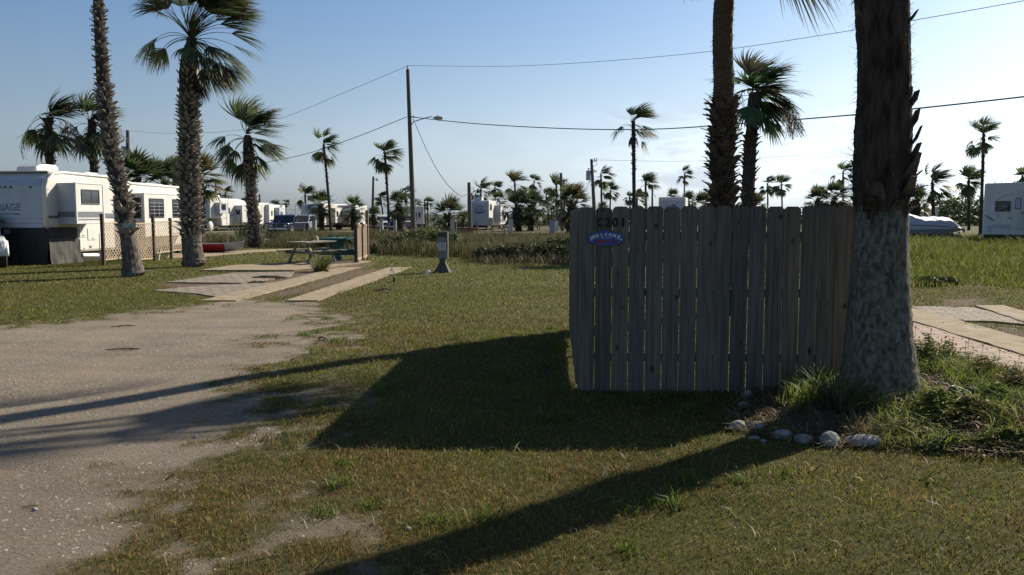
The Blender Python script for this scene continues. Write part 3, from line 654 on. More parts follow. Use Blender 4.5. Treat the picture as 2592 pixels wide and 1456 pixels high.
def wcrown(parent, top, R_, n=30, ns=14, wind=1.0, seed=0, wseg=.055, stalks=0, dead=2, pal=PG, hang=5, brownfr=.06, skirt=3, extra=()):
    """crown streaming to the right in the wind: a dense swept mass on top, a few hanging fronds below"""
    rng = random.Random(seed); mb = MB(); mb.c = []; top = Vector(top); U = rng.uniform
    sp = []
    for i in range(int(n*.62)): sp.append((U(0, 360), U(30, 88), U(.06, .46), U(.66, .88), U(.2, .9), U(.8, 1.35)*wind, 0))
    for i in range(int(n*.30)): sp.append((U(-75, 75), U(-35, 38), U(.15, .58), U(.6, .8), U(.7, 1.3), U(.45, .9)*wind, -.12))
    for i in range(hang): sp.append((U(100, 260), U(-15, 45), U(.4, .7), U(.5, .72), U(1.5, 2.3), U(0, .25), -.15))
    for i in range(skirt): sp.append((U(-90, 270), U(-50, -10), U(.35, .6), U(.5, .7), U(1.2, 2.0), U(.1, .4), -.25))
    sp += list(extra)
    for (az, e, lp_, lb_, g_, w_, dz) in sp:
        az, e = radians(az), radians(e); d = Vector((cos(az)*cos(e), sin(az)*cos(e), sin(e))); c_ = rng.choice(pal)
        if rng.random() < brownfr: c_ = (.13, .105, .05)
        frond(mb, top+Vector((d.x*.06, d.y*.06, dz))*R_, d, lp_*R_, lb_*R_, g_, w_, rng, c_, ns, 1.25-.2*min(1, w_), wseg*R_, .012*R_+.006)
    for i in range(dead):
        a = U(0, 6.28); d = Vector((cos(a)*.5, sin(a)*.5, -.4)); frond(mb, top+Vector((0, 0, -.3*R_)), d, R_*.28, R_*.42, 2.6, .2, rng, (.10, .08, .05), max(6, ns//2), .6, wseg*R_, .012*R_)
    o = mb.build('crown', K['frond'], parent)
    if stalks:
        sm = MB()
        for i in range(stalks):
            a = U(-.8, .8) if rng.random() < .75 else U(2.3, 4); d = Vector((cos(a), sin(a)*.7, .4)).normalized(); p = top.copy(); pts = [p.copy()]
            for k in range(9): d = (d+Vector((.02, 0, -.27))).normalized(); p = p+d*R_*U(.12, .17); pts.append(p.copy())
            sm.tube(pts, [.012*R_*(1-.08*j) for j in range(len(pts))], 4)
            for k in range(4, 10):
                for s_ in range(4):
                    q = pts[min(k, 9)]; d2 = Vector((rng.gauss(.1, .4), rng.gauss(0, .4), -1)).normalized(); sm.tube([q, q+d2*R_*.16, q+d2*R_*.28+Vector((.04, 0, 0))], .004*R_, 3)
        sm.build('flower_stalk', K['stick'], parent)
    return o
# ---- the near and middle palms, one by one
def palm_at(name, label, base, group=None): return thing(name, label, 'palm tree', (base.x, base.y, 0), 0, group)
def rel(base, px, py, r):
    p = at(px, py, base.y); return (p.x-base.x, 0, p.z, r)
# near trunk on the right
B = Vector((gx(2226, 7.4), 7.4, 0)); pr = palm_at('palm_tree', 'huge near palm trunk standing in the flower bed right of the picket fence', B)
pts = [(0, 0, -.05, .40)]+[rel(B, *q) for q in ((2226, 1035, .385), (2225, 960, .34), (2225, 860, .292), (2226, 700, .245), (2229, 545, .222), (2231, 440, .235), (2236, 330, .235), (2238, 240, .218), (2236, 120, .214), (2233, 0, .222), (2228, -160, .23), (2222, -500, .22), (2220, -1100, .20))]
pts[1] = (0, 0, .03, .385)
z545 = pts[5][2]
mb, atz, rng = trunk(pr, pts, 40, 14, [(z545+.12, z545+.40, .08, 7, .05, .09, .012, .15, .5), (z545+.5, 3.3, .22, 6, .07, .12, .008, .0, .25), (4.2, 9, .3, 6, .06, .10, .01, .1, .3)], seed=3, jit=.018)
for (px, py, ax, w_, l_, cu) in ((2172, 470, 3.3, .10, .34, 1.2), (2168, 492, 3.0, .08, .30, 1.0), (2290, 470, -.1, .16, .40, .75), (2296, 500, -.4, .10, .40, 1.1), (2288, 385, -.15, .22, .36, .10), (2284, 430, .1, .22, .40, .16), (2270, 415, -.7, .22, .40, .06), (2292, 445, -.5, .14, .3, .4), (2286, 250, -.15, .24, .30, .06), (2288, 345, -.3, .20, .36, .04), (2294, 45, -.2, .2, .24, .2), (2180, 30, 3.3, .09, .2, .15), (2288, 520, .1, .1, .32, .9), (2262, 470, -.9, .18, .34, .1), (2206, 480, -2.1, .14, .28, .08), (2240, 520, -1.4, .14, .22, .3), (2195, 515, -2.3, .12, .22, .4), (2286, 300, -.1, .2, .34, .03)):
    z = at(px, py, 7.4).z; c, r = atz(z); o_ = Vector((cos(ax), sin(ax), 0)); sd = Vector((-sin(ax), cos(ax), 0)); mb.cur = 1
    boot(mb, c+o_*r*.9-Vector((0, 0, l_*.35)), o_, sd, Vector((0, 0, 1)), w_, l_*.62, .018, cu, rng)
# split materials: grey bark low, fibrous dark above
nf = len(mb.f)
for i in range(nf):
    if mb.m[i] == 0:
        cx_ = sum(mb.v[j][0] for j in mb.f[i]); cy_ = sum(mb.v[j][1] for j in mb.f[i]); aa_ = math.atan2(cy_, cx_)
        if sum(mb.v[j][2] for j in mb.f[i])/len(mb.f[i]) > z545+.02+.05*sin(4*aa_+1)+.03*sin(9*aa_)+rng.uniform(-.015, .015): mb.m[i] = 2
K['fibre'] = mat('palm_fibre', (.022, .017, .013), (.085, .065, .05), scale=16, rough=1, bump=1.0, stretch=(1, 1, .22), spec=.05, bscale=30)
K['bark2'] = mat('palm_bark_lower', (.06, .055, .043), (.23, .21, .17), scale=26, rough=.95, bump=1.0, stretch=(1, 1, .5), spec=.1, bscale=34, lo=.36, hi=.70, detail=9)
# loose fibre tufts sticking out of the trunk edge
mb.cur = 3
for i in range(1300):
    z = rng.choice((rng.uniform(z545+.02, z545+.55), rng.uniform(z545+.5, 4.2))); c, r = atz(z); a = rng.uniform(0, 6.28); o_ = Vector((cos(a), sin(a), 0)); p = c+o_*r*.97
    d = (o_*rng.uniform(.2, .9)+Vector((rng.uniform(-.4, .4), rng.uniform(-.4, .4), rng.uniform(-.6, 1)))).normalized(); l = rng.uniform(.02, .10)*(1.5 if z < z545+.55 else 1); sd = d.cross(Vector((rng.random(), rng.random(), 1))).normalized()*.003
    mb.quad(p-sd, p+sd, p+d*l+sd*.3+Vector((0, 0, -.2*l)), p+d*l-sd*.3+Vector((0, 0, -.2*l)))
for i_, v_ in enumerate(mb.v[:15000]):
    x_, y_, z_ = v_
    if i_ >= 40*(14*12+1): break
    a_ = math.atan2(y_, x_)
    nz = float(fbm(np.array([a_*3.0+20]), np.array([z_*2.2+5]), 4)[0])-.5; k_ = 1+.10*nz+(.007*sin(z_*75+2*sin(a_*2))+.03*nz*sin(a_*11) if z_ < z545 else .012*sin(a_*23))
    mb.v[i_] = (x_*k_, y_*k_, z_)
tr = mb.build('trunk', [K['bark2'], K['boot_dark'], K['fibre'], K['boot_dark']], pr)
tr.data.polygons.foreach_set('use_smooth', [m != 1 and m != 3 for m in mb.m])
crown(pr, (atz(9)[0].x, 0, pts[-1][2]), 1.9, 26, 14, .9, 31)

# thick booted palm behind the fence
B = Vector((gx(1829, 14.7), 14.7, 0)); pr = palm_at('palm_tree', 'thick palm trunk with shaggy leaf bases rising just behind the picket fence', B)
pts = [(0, 0, -.05, .34)]+[rel(B, *q) for q in ((1829, 640, .25), (1830, 520, .20), (1828, 430, .175), (1829, 330, .175), (1831, 262, .175), (1832, 200, .178), (1829, 100, .168), (1829, 0, .17), (1832, -140, .18), (1834, -300, .17))]
pts[-2] = (pts[-2][0], -.40, pts[-2][2], pts[-2][3]); pts[-1] = (pts[-1][0], -.75, pts[-1][2], pts[-1][3]); pts[-3] = (pts[-3][0], -.12, pts[-3][2], pts[-3][3]); zt = pts[-1][2]; zl = at(1829, 262, 14.36).z
mb, atz, rng = trunk(pr, pts, 20, 10, [(.9, zl, .085, 7, .16, .24, .025, .6, .9)], seed=8, jit=.04)
for i in range(260):
    z = rng.uniform(1.6, zl+.1); c, r = atz(z); a = rng.uniform(0, 6.28); o_ = Vector((cos(a), sin(a), 0)); mb.cur = 1
    boot(mb, c+o_*r*.95, o_, Vector((-sin(a), cos(a), 0)), Vector((0, 0, 1)), .05, rng.uniform(.10, .26), .012, rng.uniform(.3, 1.2), rng)
for i in range(700):
    z = rng.uniform(zl, zt); c, r = atz(z); a = rng.uniform(0, 6.28); o_ = Vector((cos(a), sin(a), 0)); p = c+o_*r*.97; d = (o_+Vector((0, 0, rng.uniform(-1, 1)))).normalized()*rng.uniform(.015, .05); mb.quad(p, p+Vector((0, 0, .012)), p+d+Vector((0, 0, .004)), p+d)
for i in range(len(mb.f)):
    if mb.m[i] == 0: mb.m[i] = 2 if sum(mb.v[j][2] for j in mb.f[i])/len(mb.f[i]) > zl else 0
K['boot_mid'] = mat('palm_leaf_base_mid', (.035, .027, .022), (.13, .105, .085), scale=6, rough=.95, bump=.6, spec=.1)
K['smooth'] = mat('palm_trunk_smooth', (.065, .045, .032), (.11, .082, .058), scale=10, rough=.95, bump=.5, stretch=(1, 1, 2.5), spec=.1)
mb.build('trunk', [K['fibre'], K['boot_mid'], K['smooth']], pr)
wcrown(pr, (.0, -.85, zt), 1.7, 15, 20, .5, 12, wseg=.036, hang=2, skirt=1, dead=1, extra=((-5, -5, .5, .95, 1.9, .30, -.35), (12, -25, .45, .95, 1.5, .35, -.4), (-25, 5, .55, .95, 2.0, .3, -.3), (0, -35, .4, 1.0, 1.2, .4, -.4)))

# thin palm with hanging flower stalks, right of the thick one
B = Vector((gx(1893, 36), 36, 0)); pr = palm_at('palm_tree', 'slim palm with hanging seed stalks directly right of the thick trunk', B)
pts = [(0, 0, -.05, .4)]+[rel(B, *q) for q in ((1893, 560, .30), (1894, 480, .28), (1899, 380, .26), (1905, 310, .25), (1910, 262, .30), (1912, 235, .26))]
mb, atz, rng = trunk(pr, pts, 12, 6, [(1, pts[4][2], .22, 5, .2, .3, .05, .7, .85)], seed=9)
mb.build('trunk', [K['trunk'], K['boot_dark']], pr)
wcrown(pr, (pts[-1][0], 0, pts[-1][2]+.1), 1.95, 34, 18, 1.0, 44, stalks=18, wseg=.05, pal=[(.04, .10, .035), (.055, .125, .04), (.04, .08, .035)], hang=3)

# the leaning left palm
B = Vector((gx(337, 23.6), 23.6, 0)); pr = palm_at('palm_tree', 'leaning palm at far left, rough trunk, smooth flared foot, crown out of view', B)
pts = [(0, 0, -.05, .33)]+[rel(B, *q) for q in ((337, 692, .31), (331, 640, .24), (322, 590, .20), (316, 530, .17), (303, 470, .19), (285, 400, .20), (271, 300, .195), (263, 220, .175), (256, 130, .155), (252, 60, .14), (249, 0, .135), (246, -130, .17), (244, -300, .16))]
zb = at(326, 598, 23.6).z; zt = pts[-1][2]
mb, atz, rng = trunk(pr, pts, 16, 6, [(zb, zb+1.1, .16, 5, .2, .30, .05, .75, .9), (zb+1.1, 5.3, .125, 7, .13, .19, .04, .55, .95), (5.3, 7.6, .11, 7, .10, .15, .03, 1.0, .8)], seed=21)
for i in range(len(mb.f)):
    if mb.m[i] == 0 and sum(mb.v[j][2] for j in mb.f[i])/len(mb.f[i]) < zb+.1: mb.m[i] = 2
mb.build('trunk', [K['trunk'], K['boot'], K['bark']], pr)
crown(pr, (pts[-1][0], 0, zt+.3), 1.6, 28, 14, 1.2, 51, el=(80, -38))
# sign and bracket fixed to that trunk
sg = thing('wooden_sign', 'small pale board nailed to the leaning left palm trunk', 'sign', (B.x-.12, B.y-.30, at(320, 572, B.y).z), -.05)
mb = MB(); mb.box(-.22, .34, -.012, .012, -.05, .07); mb.build('board', K['galv'], sg, bevel=.004)
mb = MB(); mb.tube([(.34, 0, .05), (.40, -.02, .06), (.43, -.02, 0)], .012, 5); mb.build('bracket', K['galv'], sg)

# second left palm, full crown at the top of the picture
B = Vector((gx(492, 28), 28, 0)); pr = palm_at('palm_tree', 'stout palm with dense rough trunk and wide drooping crown, second large palm from left', B)
pts = [(0, 0, -.05, .45)]+[rel(B, *q) for q in ((492, 672, .43), (490, 655, .36), (487, 630, .33), (485, 600, .32), (484, 560, .31), (482, 500, .31), (480, 420, .305), (479, 320, .30), (478, 240, .30), (479, 190, .32), (481, 140, .26), (484, 112, .17), (485, 95, .14))]
zb = at(486, 598, 28).z
mb, atz, rng = trunk(pr, pts, 18, 6, [(zb-.1, zb+.5, .12, 7, .12, .38, .04, .9, .75), (zb+.5, at(480, 240, 28).z, .105, 10, .15, .20, .045, .6, .97), (at(480, 240, 28).z, at(480, 160, 28).z, .10, 8, .08, .16, .03, .3, .7)], seed=22)
for i in range(len(mb.f)):
    if mb.m[i] == 0 and sum(mb.v[j][2] for j in mb.f[i])/len(mb.f[i]) < zb+.05: mb.m[i] = 2
mb.build('trunk', [K['trunk'], K['boot'], K['bark']], pr)
# its crown is authored frond by frond: (azimuth, elevation, petiole, blade, gravity, wind)
rng = random.Random(77); mb = MB(); mb.c = []; tp = Vector((pts[-1][0], 0, pts[-1][2]-.1))
specs = [(180, 35, 1.25, 1.05, 1.9, .0), (195, 45, 1.0, 1.1, 2.1, 0), (170, 20, .95, 1.0, 1.7, 0), (160, 30, 1.3, .95, 2.0, 0), (200, 5, .8, .9, 1.4, .1),
         (0, 35, 1.3, 1.25, 1.1, .8), (10, 20, 1.25, 1.3, 1.2, .7), (-15, 5, 1.2, 1.25, 1.3, .5), (5, -10, 1.25, 1.25, 1.2, .45), (-30, -25, 1.2, 1.2, 1.2, .5), (20, -30, 1.1, 1.15, 1.3, .4), (-50, 10, 1.1, 1.2, 1.4, .7), (-20, -40, 1.2, 1.15, .9, .35), (35, 0, 1.2, 1.2, 1.3, .6), (-65, -10, 1.0, 1.1, 1.3, .5), (-85, 0, .8, 1.0, 1.3, .5)]
for k in range(46):
    specs.append((rng.uniform(0, 360), rng.uniform(52, 88), rng.uniform(1.0, 1.5), rng.uniform(1.1, 1.5), rng.uniform(.3, 1.0), rng.uniform(.9, 1.9)))
for k in range(8): specs.append((rng.uniform(100, 260), rng.uniform(50, 78), rng.uniform(1.1, 1.4), rng.uniform(.9, 1.2), rng.uniform(.8, 1.2), rng.uniform(0, .5)))
for k in range(9): specs.append((rng.uniform(-60, 60), rng.uniform(-45, 25), rng.uniform(1.0, 1.4), rng.uniform(1.0, 1.3), rng.uniform(1.1, 1.6), rng.uniform(.3, .7)))
for (az, e, lp_, lb_, g_, w_) in specs:
    az, e = radians(az), radians(e); d = Vector((cos(az)*cos(e), sin(az)*cos(e), sin(e))); c_ = rng.choice(PG)
    frond(mb, tp+d*.08, d, lp_, lb_, g_, w_, rng, c_, 30, 1.15-.25*min(1, w_), .046, .026, 1.0)
for k in range(5):
    d = Vector((cos(-.6+k*.5), sin(-.6+k*.5), -.6)); frond(mb, tp+Vector((0, 0, -.5-.1*k)), d, .45, .8, 2.2, .4, rng, (.10, .085, .05), 12, .6, .06, .02)
mb.build('crown', K['frond'], pr)

# third left palm, at the brush edge
B = Vector((gx(646, 44.5), 44.5, 0)); pr = palm_at('palm_tree', 'medium windswept palm at the brush edge, third large palm from left', B)
pts = [(0, 0, -.05, .45)]+[rel(B, *q) for q in ((647, 600, .36), (643, 560, .30), (637, 500, .26), (632, 430, .24), (629, 385, .28), (627, 352, .22), (627, 342, .14))]
mb, atz, rng = trunk(pr, pts, 12, 6, [(.2, 1.0, .2, 6, .2, .45, .05, 1.1, .8), (1.0, pts[-3][2], .15, 7, .17, .22, .05, .8, .9)], seed=23)
mb.build('trunk', [K['trunk'], K['boot']], pr)
wcrown(pr, (pts[-1][0], 0, pts[-1][2]+.05), 2.1, 32, 20, 1.1, 63, wseg=.045, hang=6, skirt=4, dead=3)

# ---- the rest: (crown px, py where fronds start, crown width px, base px, Y, kind, label)
PALMS = [
 (122, 300, 150, 131, 47, 'w', 'bushy windswept palm with drooping stalks behind the left trailer, leftmost palm'),
 (232, 305, 130, 243, 48, 'w', 'palm crown seen behind the leaning trunk above the left trailer roof'),
 (345, 455, 135, 345, 44, 's', 'low fan palm over the trailer roof right of the leaning trunk'),
 (415, 460, 110, 420, 48, 's', 'darker low fan palm just left of the stout trunk'),
 (505, 450, 120, 503, 46, 's', 'yellowish fan palm poking out right of the stout trunk'),
 (445, 420, 60, 447, 52, 'w', 'small palm tuft hidden behind the stout trunk, left side'),
 (819, 368, 74, 837, 88, 'w', 'tall thin curving palm left of the tall light pole, nearest to the tables'),
 (974, 388, 74, 985, 88, 'w', 'tall thin palm immediately left of the tall light pole'),
 (1603, 308, 108, 1606, 62, 'w', 'tallest lone thin palm above the middle of the picket fence'),
 (2490, 340, 88, 2484, 68, 'w', 'tall thin palm beside the right edge trailer'),
 (2452, 455, 70, 2454, 92, 'w', 'shorter palm touching the tall thin palm by the right edge trailer'),
 (2360, 462, 90, 2365, 80, 'w', 'bushy palm right of the huge near trunk above the covered boat'),
 (2318, 505, 80, 2322, 82, 's', 'low shaggy palm tucked beside the huge near trunk'),
 (2588, 445, 50, 2590, 90, 'w', 'palm cut off by the right edge of the photo above the trailer'),
 (2134, 435, 54, 2134, 112, 'w', 'palm just left of the huge near trunk above the fence end'),
 (1943, 465, 46, 1944, 130, 'w', 'left of two small twin palms above the fence right of the slim palm'),
 (1978, 465, 48, 1981, 128, 'w', 'right of two small twin palms above the fence'),
 (1733, 440, 42, 1731, 150, 'w', 'small thin palm left of the thick booted trunk above the box trailer'),
 (1521, 442, 58, 1524, 105, 'w', 'palm beside the utility pole with transformer, taller of its pair'),
 (1546, 480, 42, 1543, 118, 'w', 'shorter palm right of the pole with transformer'),
 (1634, 462, 66, 1636, 95, 'w', 'palm right of the tallest lone palm, leaning crown'),
 (1612, 500, 52, 1613, 92, 'w', 'lower ragged palm hugging the tallest lone trunk'),
 (1594, 498, 30, 1596, 98, 'w', 'small dark ragged palm left against the tallest lone trunk'),
 (1217, 478, 56, 1217, 112, 'w', 'palm rising behind the trailer beside the dark short pole'),
 (1204, 490, 28, 1207, 118, 'w', 'very thin palm between dark short pole and trailer palm'),
 (1253, 473, 38, 1253, 150, 'w', 'small palm straight above the middle trailer roof'),
 (1303, 463, 62, 1307, 100, 'w', 'tall palm behind the left fan palm, right of middle trailer'),
 (1352, 458, 38, 1351, 145, 'w', 'thin palm above the right fan palm of the pair'),
 (1382, 495, 42, 1392, 115, 'w', 'ragged leaning palm between the fan palm pair and pole'),
 (1394, 515, 30, 1397, 120, 'w', 'little ragged palm under the leaning one'),
 (1408, 470, 54, 1411, 98, 'w', 'palm left of the leafy clump beside the fence corner'),
 (1428, 488, 60, 1428, 96, 'w', 'palm in the leafy clump behind the fence corner'),
 (1074, 510, 30, 1077, 130, 'w', 'small palm right of the light pole, left of its close pair'),
 (1082, 512, 34, 1083, 124, 'w', 'small palm right of the light pole, right of its close pair'),
 (963, 497, 36, 972, 118, 'w', 'small leaning palm left of the thin palm by the light pole'),
 (1026, 488, 44, 1030, 116, 'w', 'small palm crown poking out behind the light pole'),
 (571, 487, 40, 572, 132, 'w', 'distant palm over the second white trailer roof'),
 (617, 512, 34, 618, 140, 'w', 'distant palm left of the brush edge palm'),
 (692, 522, 34, 694, 150, 'w', 'distant dark palm, left of three beyond the brush edge palm'),
 (706, 528, 26, 707, 160, 'w', 'distant small palm, middle of three'),
 (724, 513, 18, 724, 250, 'w', 'tiny distant palm, right of three'),
 (772, 492, 56, 776, 108, 'w', 'bushy palm above the dark pickup'),
 (1050, 520, 40, 1048, 112, 'w', 'small palm peeking right of light pole low down'),
 (812, 518, 72, 814, 90, 's', 'fan palm beside the tall curving thin palm trunk'),
 (895, 528, 64, 893, 92, 's', 'wide low fan palm above the striped trailer'),
 (945, 545, 46, 947, 84, 's', 'low fan palm left of the thin palm near the light pole'),
 (1008, 515, 66, 1012, 84, 's', 'stocky fan palm just left of the light pole'),
 (1135, 545, 96, 1131, 87, 's', 'open fan palm standing free left of the dark short pole'),
 (1172, 555, 42, 1170, 84, 's', 'small fan palm against the dark short pole'),
 (1113, 572, 34, 1113, 83, 's', 'tiny fan palm at the foot of the free standing fan palm'),
 (1308, 525, 92, 1313, 88, 's', 'left fan palm of the thick pair right of the middle trailer'),
 (1348, 520, 78, 1344, 88, 's', 'right fan palm of the thick pair'),
 (1450, 515, 100, 1440, 70, 's', 'large leafy fan palm behind the fence front corner'),
 (1262, 508, 46, 1262, 125, 's', 'fan palm top showing over the middle trailer roof'),
 (1703, 500, 44, 1704, 104, 's', 'fan palm top over the box trailer'),
 (1742, 508, 46, 1742, 100, 's', 'small fan palm right of the box trailer above the fence'),
 (1783, 520, 70, 1785, 42, 's', 'leafy fan palm at the left foot of the thick booted trunk'),
 (1912, 522, 60, 1910, 40, 's', 'leafy fan palm at the right foot of the slim palm'),
 (2070, 505, 66, 2068, 72, 's', 'left fan palm of the clump above the fence near the huge trunk'),
 (2112, 500, 80, 2110, 70, 's', 'right fan palm of the clump above the fence near the huge trunk'),
 (1525, 528, 34, 1524, 100, 's', 'small palmetto tip over the fence below the transformer pole'),
]
for i, (px, py, wpx, bpx, Y, kd, lab) in enumerate(PALMS):
    B = Vector((gx(bpx, Y), Y, 0)); pr = thing('palm_tree' if kd == 'w' else 'fan_palm', lab, 'palm tree', (B.x, B.y, 0), 0, 'palms around the trailer lots')
    tp = at(px, py, Y); wid = wpx*Y/FPX; rr = max(.11, wid*.045) if kd == 'w' else wid*.095
    if Y < 60 and kd == 'w': rr = .24
    dx = tp.x-B.x; L = tp.z
    pts = [(0, 0, -.1, rr*1.5), (dx*.02, 0, L*.06, rr*1.15), (dx*.3, 0, L*.4, rr), (dx*.75, 0, L*.8, rr*.88), (dx, 0, L, rr*.9)]
    if kd == 's': pts = [(0, 0, -.1, rr*1.1), (dx*.1, 0, L*.2, rr*.9), (dx*.3, 0, L*.5, rr), (dx*.75, 0, L*.85, rr*1.2), (dx, 0, L, rr*.8)]
    near = Y < 95
    bt = [(L*.55 if kd == 'w' else L*.2, L, .3, 5, rr*.9, rr*1.3, rr*.25, .7, .8)] if near else None
    mb, atz, rng = trunk(pr, pts, 9, 5, bt, seed=100+i, jit=.08)
    mb.build('trunk', [K['trunk'], K['boot_dark']] if near else K['trunk'], pr)
    if kd == 'w':
        wd_ = 1.15+.5*((i*37) % 10)/10
        wcrown(pr, (dx, 0, L), wid*.62, [18, 26, 22][i % 3], 14 if Y < 75 else 10, wd_*.85, 200+i, wseg=.055 if Y < 75 else .09, stalks=(6 if i == 0 else 0), hang=[4, 2, 6][(i*5) % 3], skirt=[2, 4, 1][(i*7) % 3])
    else:
        crown(pr, (dx, 0, L), wid*.53, 34, 14 if Y < 75 else 10, .45, 200+i, el=(82, -15), lp=.5, wseg=.075, spread=1.45, grav=.75, pal=[(.05, .08, .035), (.06, .095, .04), (.04, .06, .03)] if i != 4 else [(.10, .11, .04), (.12, .11, .05)])
# ---------------------------------------------------------------- picket fence enclosure
FA = Vector((gx(1464, 8.1), 8.1, 0)); FB = Vector((gx(2162, 7.98), 7.98, 0)); FC = Vector((gx(1442, 12.5), 12.5, 0))
fr = thing('wooden_fence', 'tall weathered grey dog eared picket fence enclosure, marked C201, in the middle of the lawn', 'fence', FA)
rng = random.Random(4)
def picket(M, w, H, z0, j):
    mb = MB(); c = .027; n = 6
    poly = [(0, z0), (w, z0), (w, H-c), (w-c, H), (c, H), (0, H-c)]
    mb.prism(poly, 0, .017, M); o = mb.build('picket', K['fence'], fr)
    return o
def fence_run(a, b, n, Hs, z0s, gaps, name):
    d = (b-a); L = d.length; d.normalize(); nrm = Vector((-d.y, d.x, 0)); st = L/n
    for i in range(n):
        g_ = gaps[i] if i < len(gaps) else .003
        H = Hs(i/n)+rng.uniform(-.006, .006); M = Matrix((d, nrm, Vector((0, 0, 1)))).transposed().to_4x4()
        M.translation = a-FA+d*(st*i+g_/2)+nrm*rng.uniform(-.002, .002)
        M = M @ Matrix.Rotation(rng.uniform(-.0016, .0016), 4, 'Y')
        picket(M, st-g_, H, z0s+rng.uniform(-.006, .006), i)
gaps = [.003, .006, .007, .008, .007, .006, .007, .010, .011, .011, .010, .007, .009, .007, .008, .009, .009]
fence_run(FA, FB, 16, lambda t: 1.832+.012*t, .012, gaps, 'f')
fence_run(FC, FA+Vector((-.012, .03, 0)), 28, lambda t: 1.80+.02*t, .07, [.003]*28, 's')
for (a, b, off) in ((FA, FB, .045), (FA+Vector((.0, .03, 0)), FC, -.045)):
    d = (b-a).normalized(); nrm = Vector((-d.y, d.x, 0))*off
    if off < 0: nrm = Vector((d.y, -d.x, 0))*.045; nrm = Vector((abs(nrm.x), nrm.y, 0))
    for z in (.36, 1.0, 1.55):
        mb = MB(); mb.beam(a-FA+nrm+Vector((0, 0, z)), b-FA+nrm+Vector((0, 0, z)), .04, .085); mb.build('rail', K['rail'], fr)
for p in (FA+Vector((.1, .12, 0)), FA.lerp(FB, .5)+Vector((0, .12, 0)), FB+Vector((-.08, .12, 0)), FC+Vector((.1, -.05, 0)), FA.lerp(FC, .5)+Vector((.12, 0, 0))):
    mb = MB(); q = p-FA; mb.box(q.x-.045, q.x+.045, q.y-.045, q.y+.045, -.2, 1.72); mb.build('post', K['rail'], fr)
# stencilled number on the boards
fd = (FB-FA).normalized()
def onfence(px, py, off=.004):
    Y = 8.1; 
    for _ in range(3):
        p = at(px, py, Y); Y = 8.1-(p.x-FA.x)*(8.1-7.98)/(FB.x-FA.x)
    p = at(px, py, Y-off); return p
for ch, px, w in (('C', 1519, 14), ('2', 1538, 14), ('0', 1557, 15), ('1', 1577, 7)):
    p = onfence(px, 564); text_mesh(ch, .118, K['paintblack'], 'stencil_number', fr, face_m(p-FA, fd), .001, width=w*8.1/FPX, offset=.004)
# oval welcome sign
sp = onfence(1533.5, 603.5, .008)
sg = thing('oval_sign', 'blue oval sign reading WELCOME TO THE BEACH on the picket fence under C201', 'sign', sp)
mb = MB(); k = 40; a_, b__ = .180, .072
poly = [(a_*cos(2*pi*i/k), b__*sin(2*pi*i/k)*(1+.05*sin(5*2*pi*i/k))) for i in range(k)]
M0 = Matrix((fd, Vector((0, 1, 0)), Vector((0, 0, 1)))).transposed().to_4x4()
mb.prism([(x, z) for x, z in poly], -.008, .005, M0); mb.build('board', K['signblue'], sg)
mb = MB()
for i in range(k):
    p, q = poly[i], poly[(i+1) % k]
    mb.beam(M0 @ Vector((p[0], -.006, p[1])), M0 @ Vector((q[0], -.006, q[1])), .006, .006)
mb.build('rim', K['navy'], sg)
for i, ch in enumerate('WELCOME'):
    u = (i-3)/3; a = u*.62; tilt = -a*.75; sz = .037+.012*abs(u)**1.5
    M = Matrix((fd*cos(tilt)+Vector((0, 0, 1))*sin(tilt), Vector((0, 0, 1))*cos(tilt)-fd*sin(tilt), Vector((0, -1, 0)))).transposed().to_4x4()
    M.translation = Vector((0, -.0105, 0))+fd*(u*.122)+Vector((0, 0, .036-.026*u*u)); text_mesh(ch, sz, K['signwhite'], 'letter', sg, M, .001, offset=.002)
text_mesh('TO THE', .018, K['signwhite'], 'letters', sg, face_m((0, -.0105, .004), fd), .001, width=.11)
text_mesh('BEACH', .05, K['signred'], 'letters', sg, face_m((0, -.0105, -.032), fd), .001, width=.21, offset=.0012)
for s in (-.146, .146):
    mb = MB(); c = fd*s+Vector((0, -.0105, -.012)); mb.ball(c, .009, .002, .009, 10, 6); mb.build('star_dot', K['signwhite'], sg)

# ---------------------------------------------------------------- rocks, bed plants
ROCKS = [(1893, 1008, 24, 20, 'bluish round rock at the picket fence foot, top of the rock row'), (1888, 1032, 26, 14, 'flat rock just below the round rock at the fence foot'),
 (1868, 1055, 16, 10, 'small half buried rock in the leaf litter left of the bed'), (1868, 1082, 34, 22, 'sunlit pale rock at the left corner of the rock border'),
 (1918, 1086, 30, 20, 'brownish rock next to the sunlit corner rock'), (1910, 1112, 26, 8, 'flat pale stone chip sunk in grass before the rock border'), (1984, 1105, 40, 20, 'shaded grey rock, third along the front border'),
 (2037, 1115, 42, 22, 'rounded shaded rock left of the tall bluish one'), (2107, 1118, 44, 34, 'tallest bluish rock of the front border below the trunk'), (2194, 1123, 74, 24, 'largest long pale rock at the right end of the border'),
 (2345, 1118, 12, 10, 'tiny pale stone in the plants right of the long rock'), (1935, 1118, 16, 7, 'small chip beside the flat pale stone')]
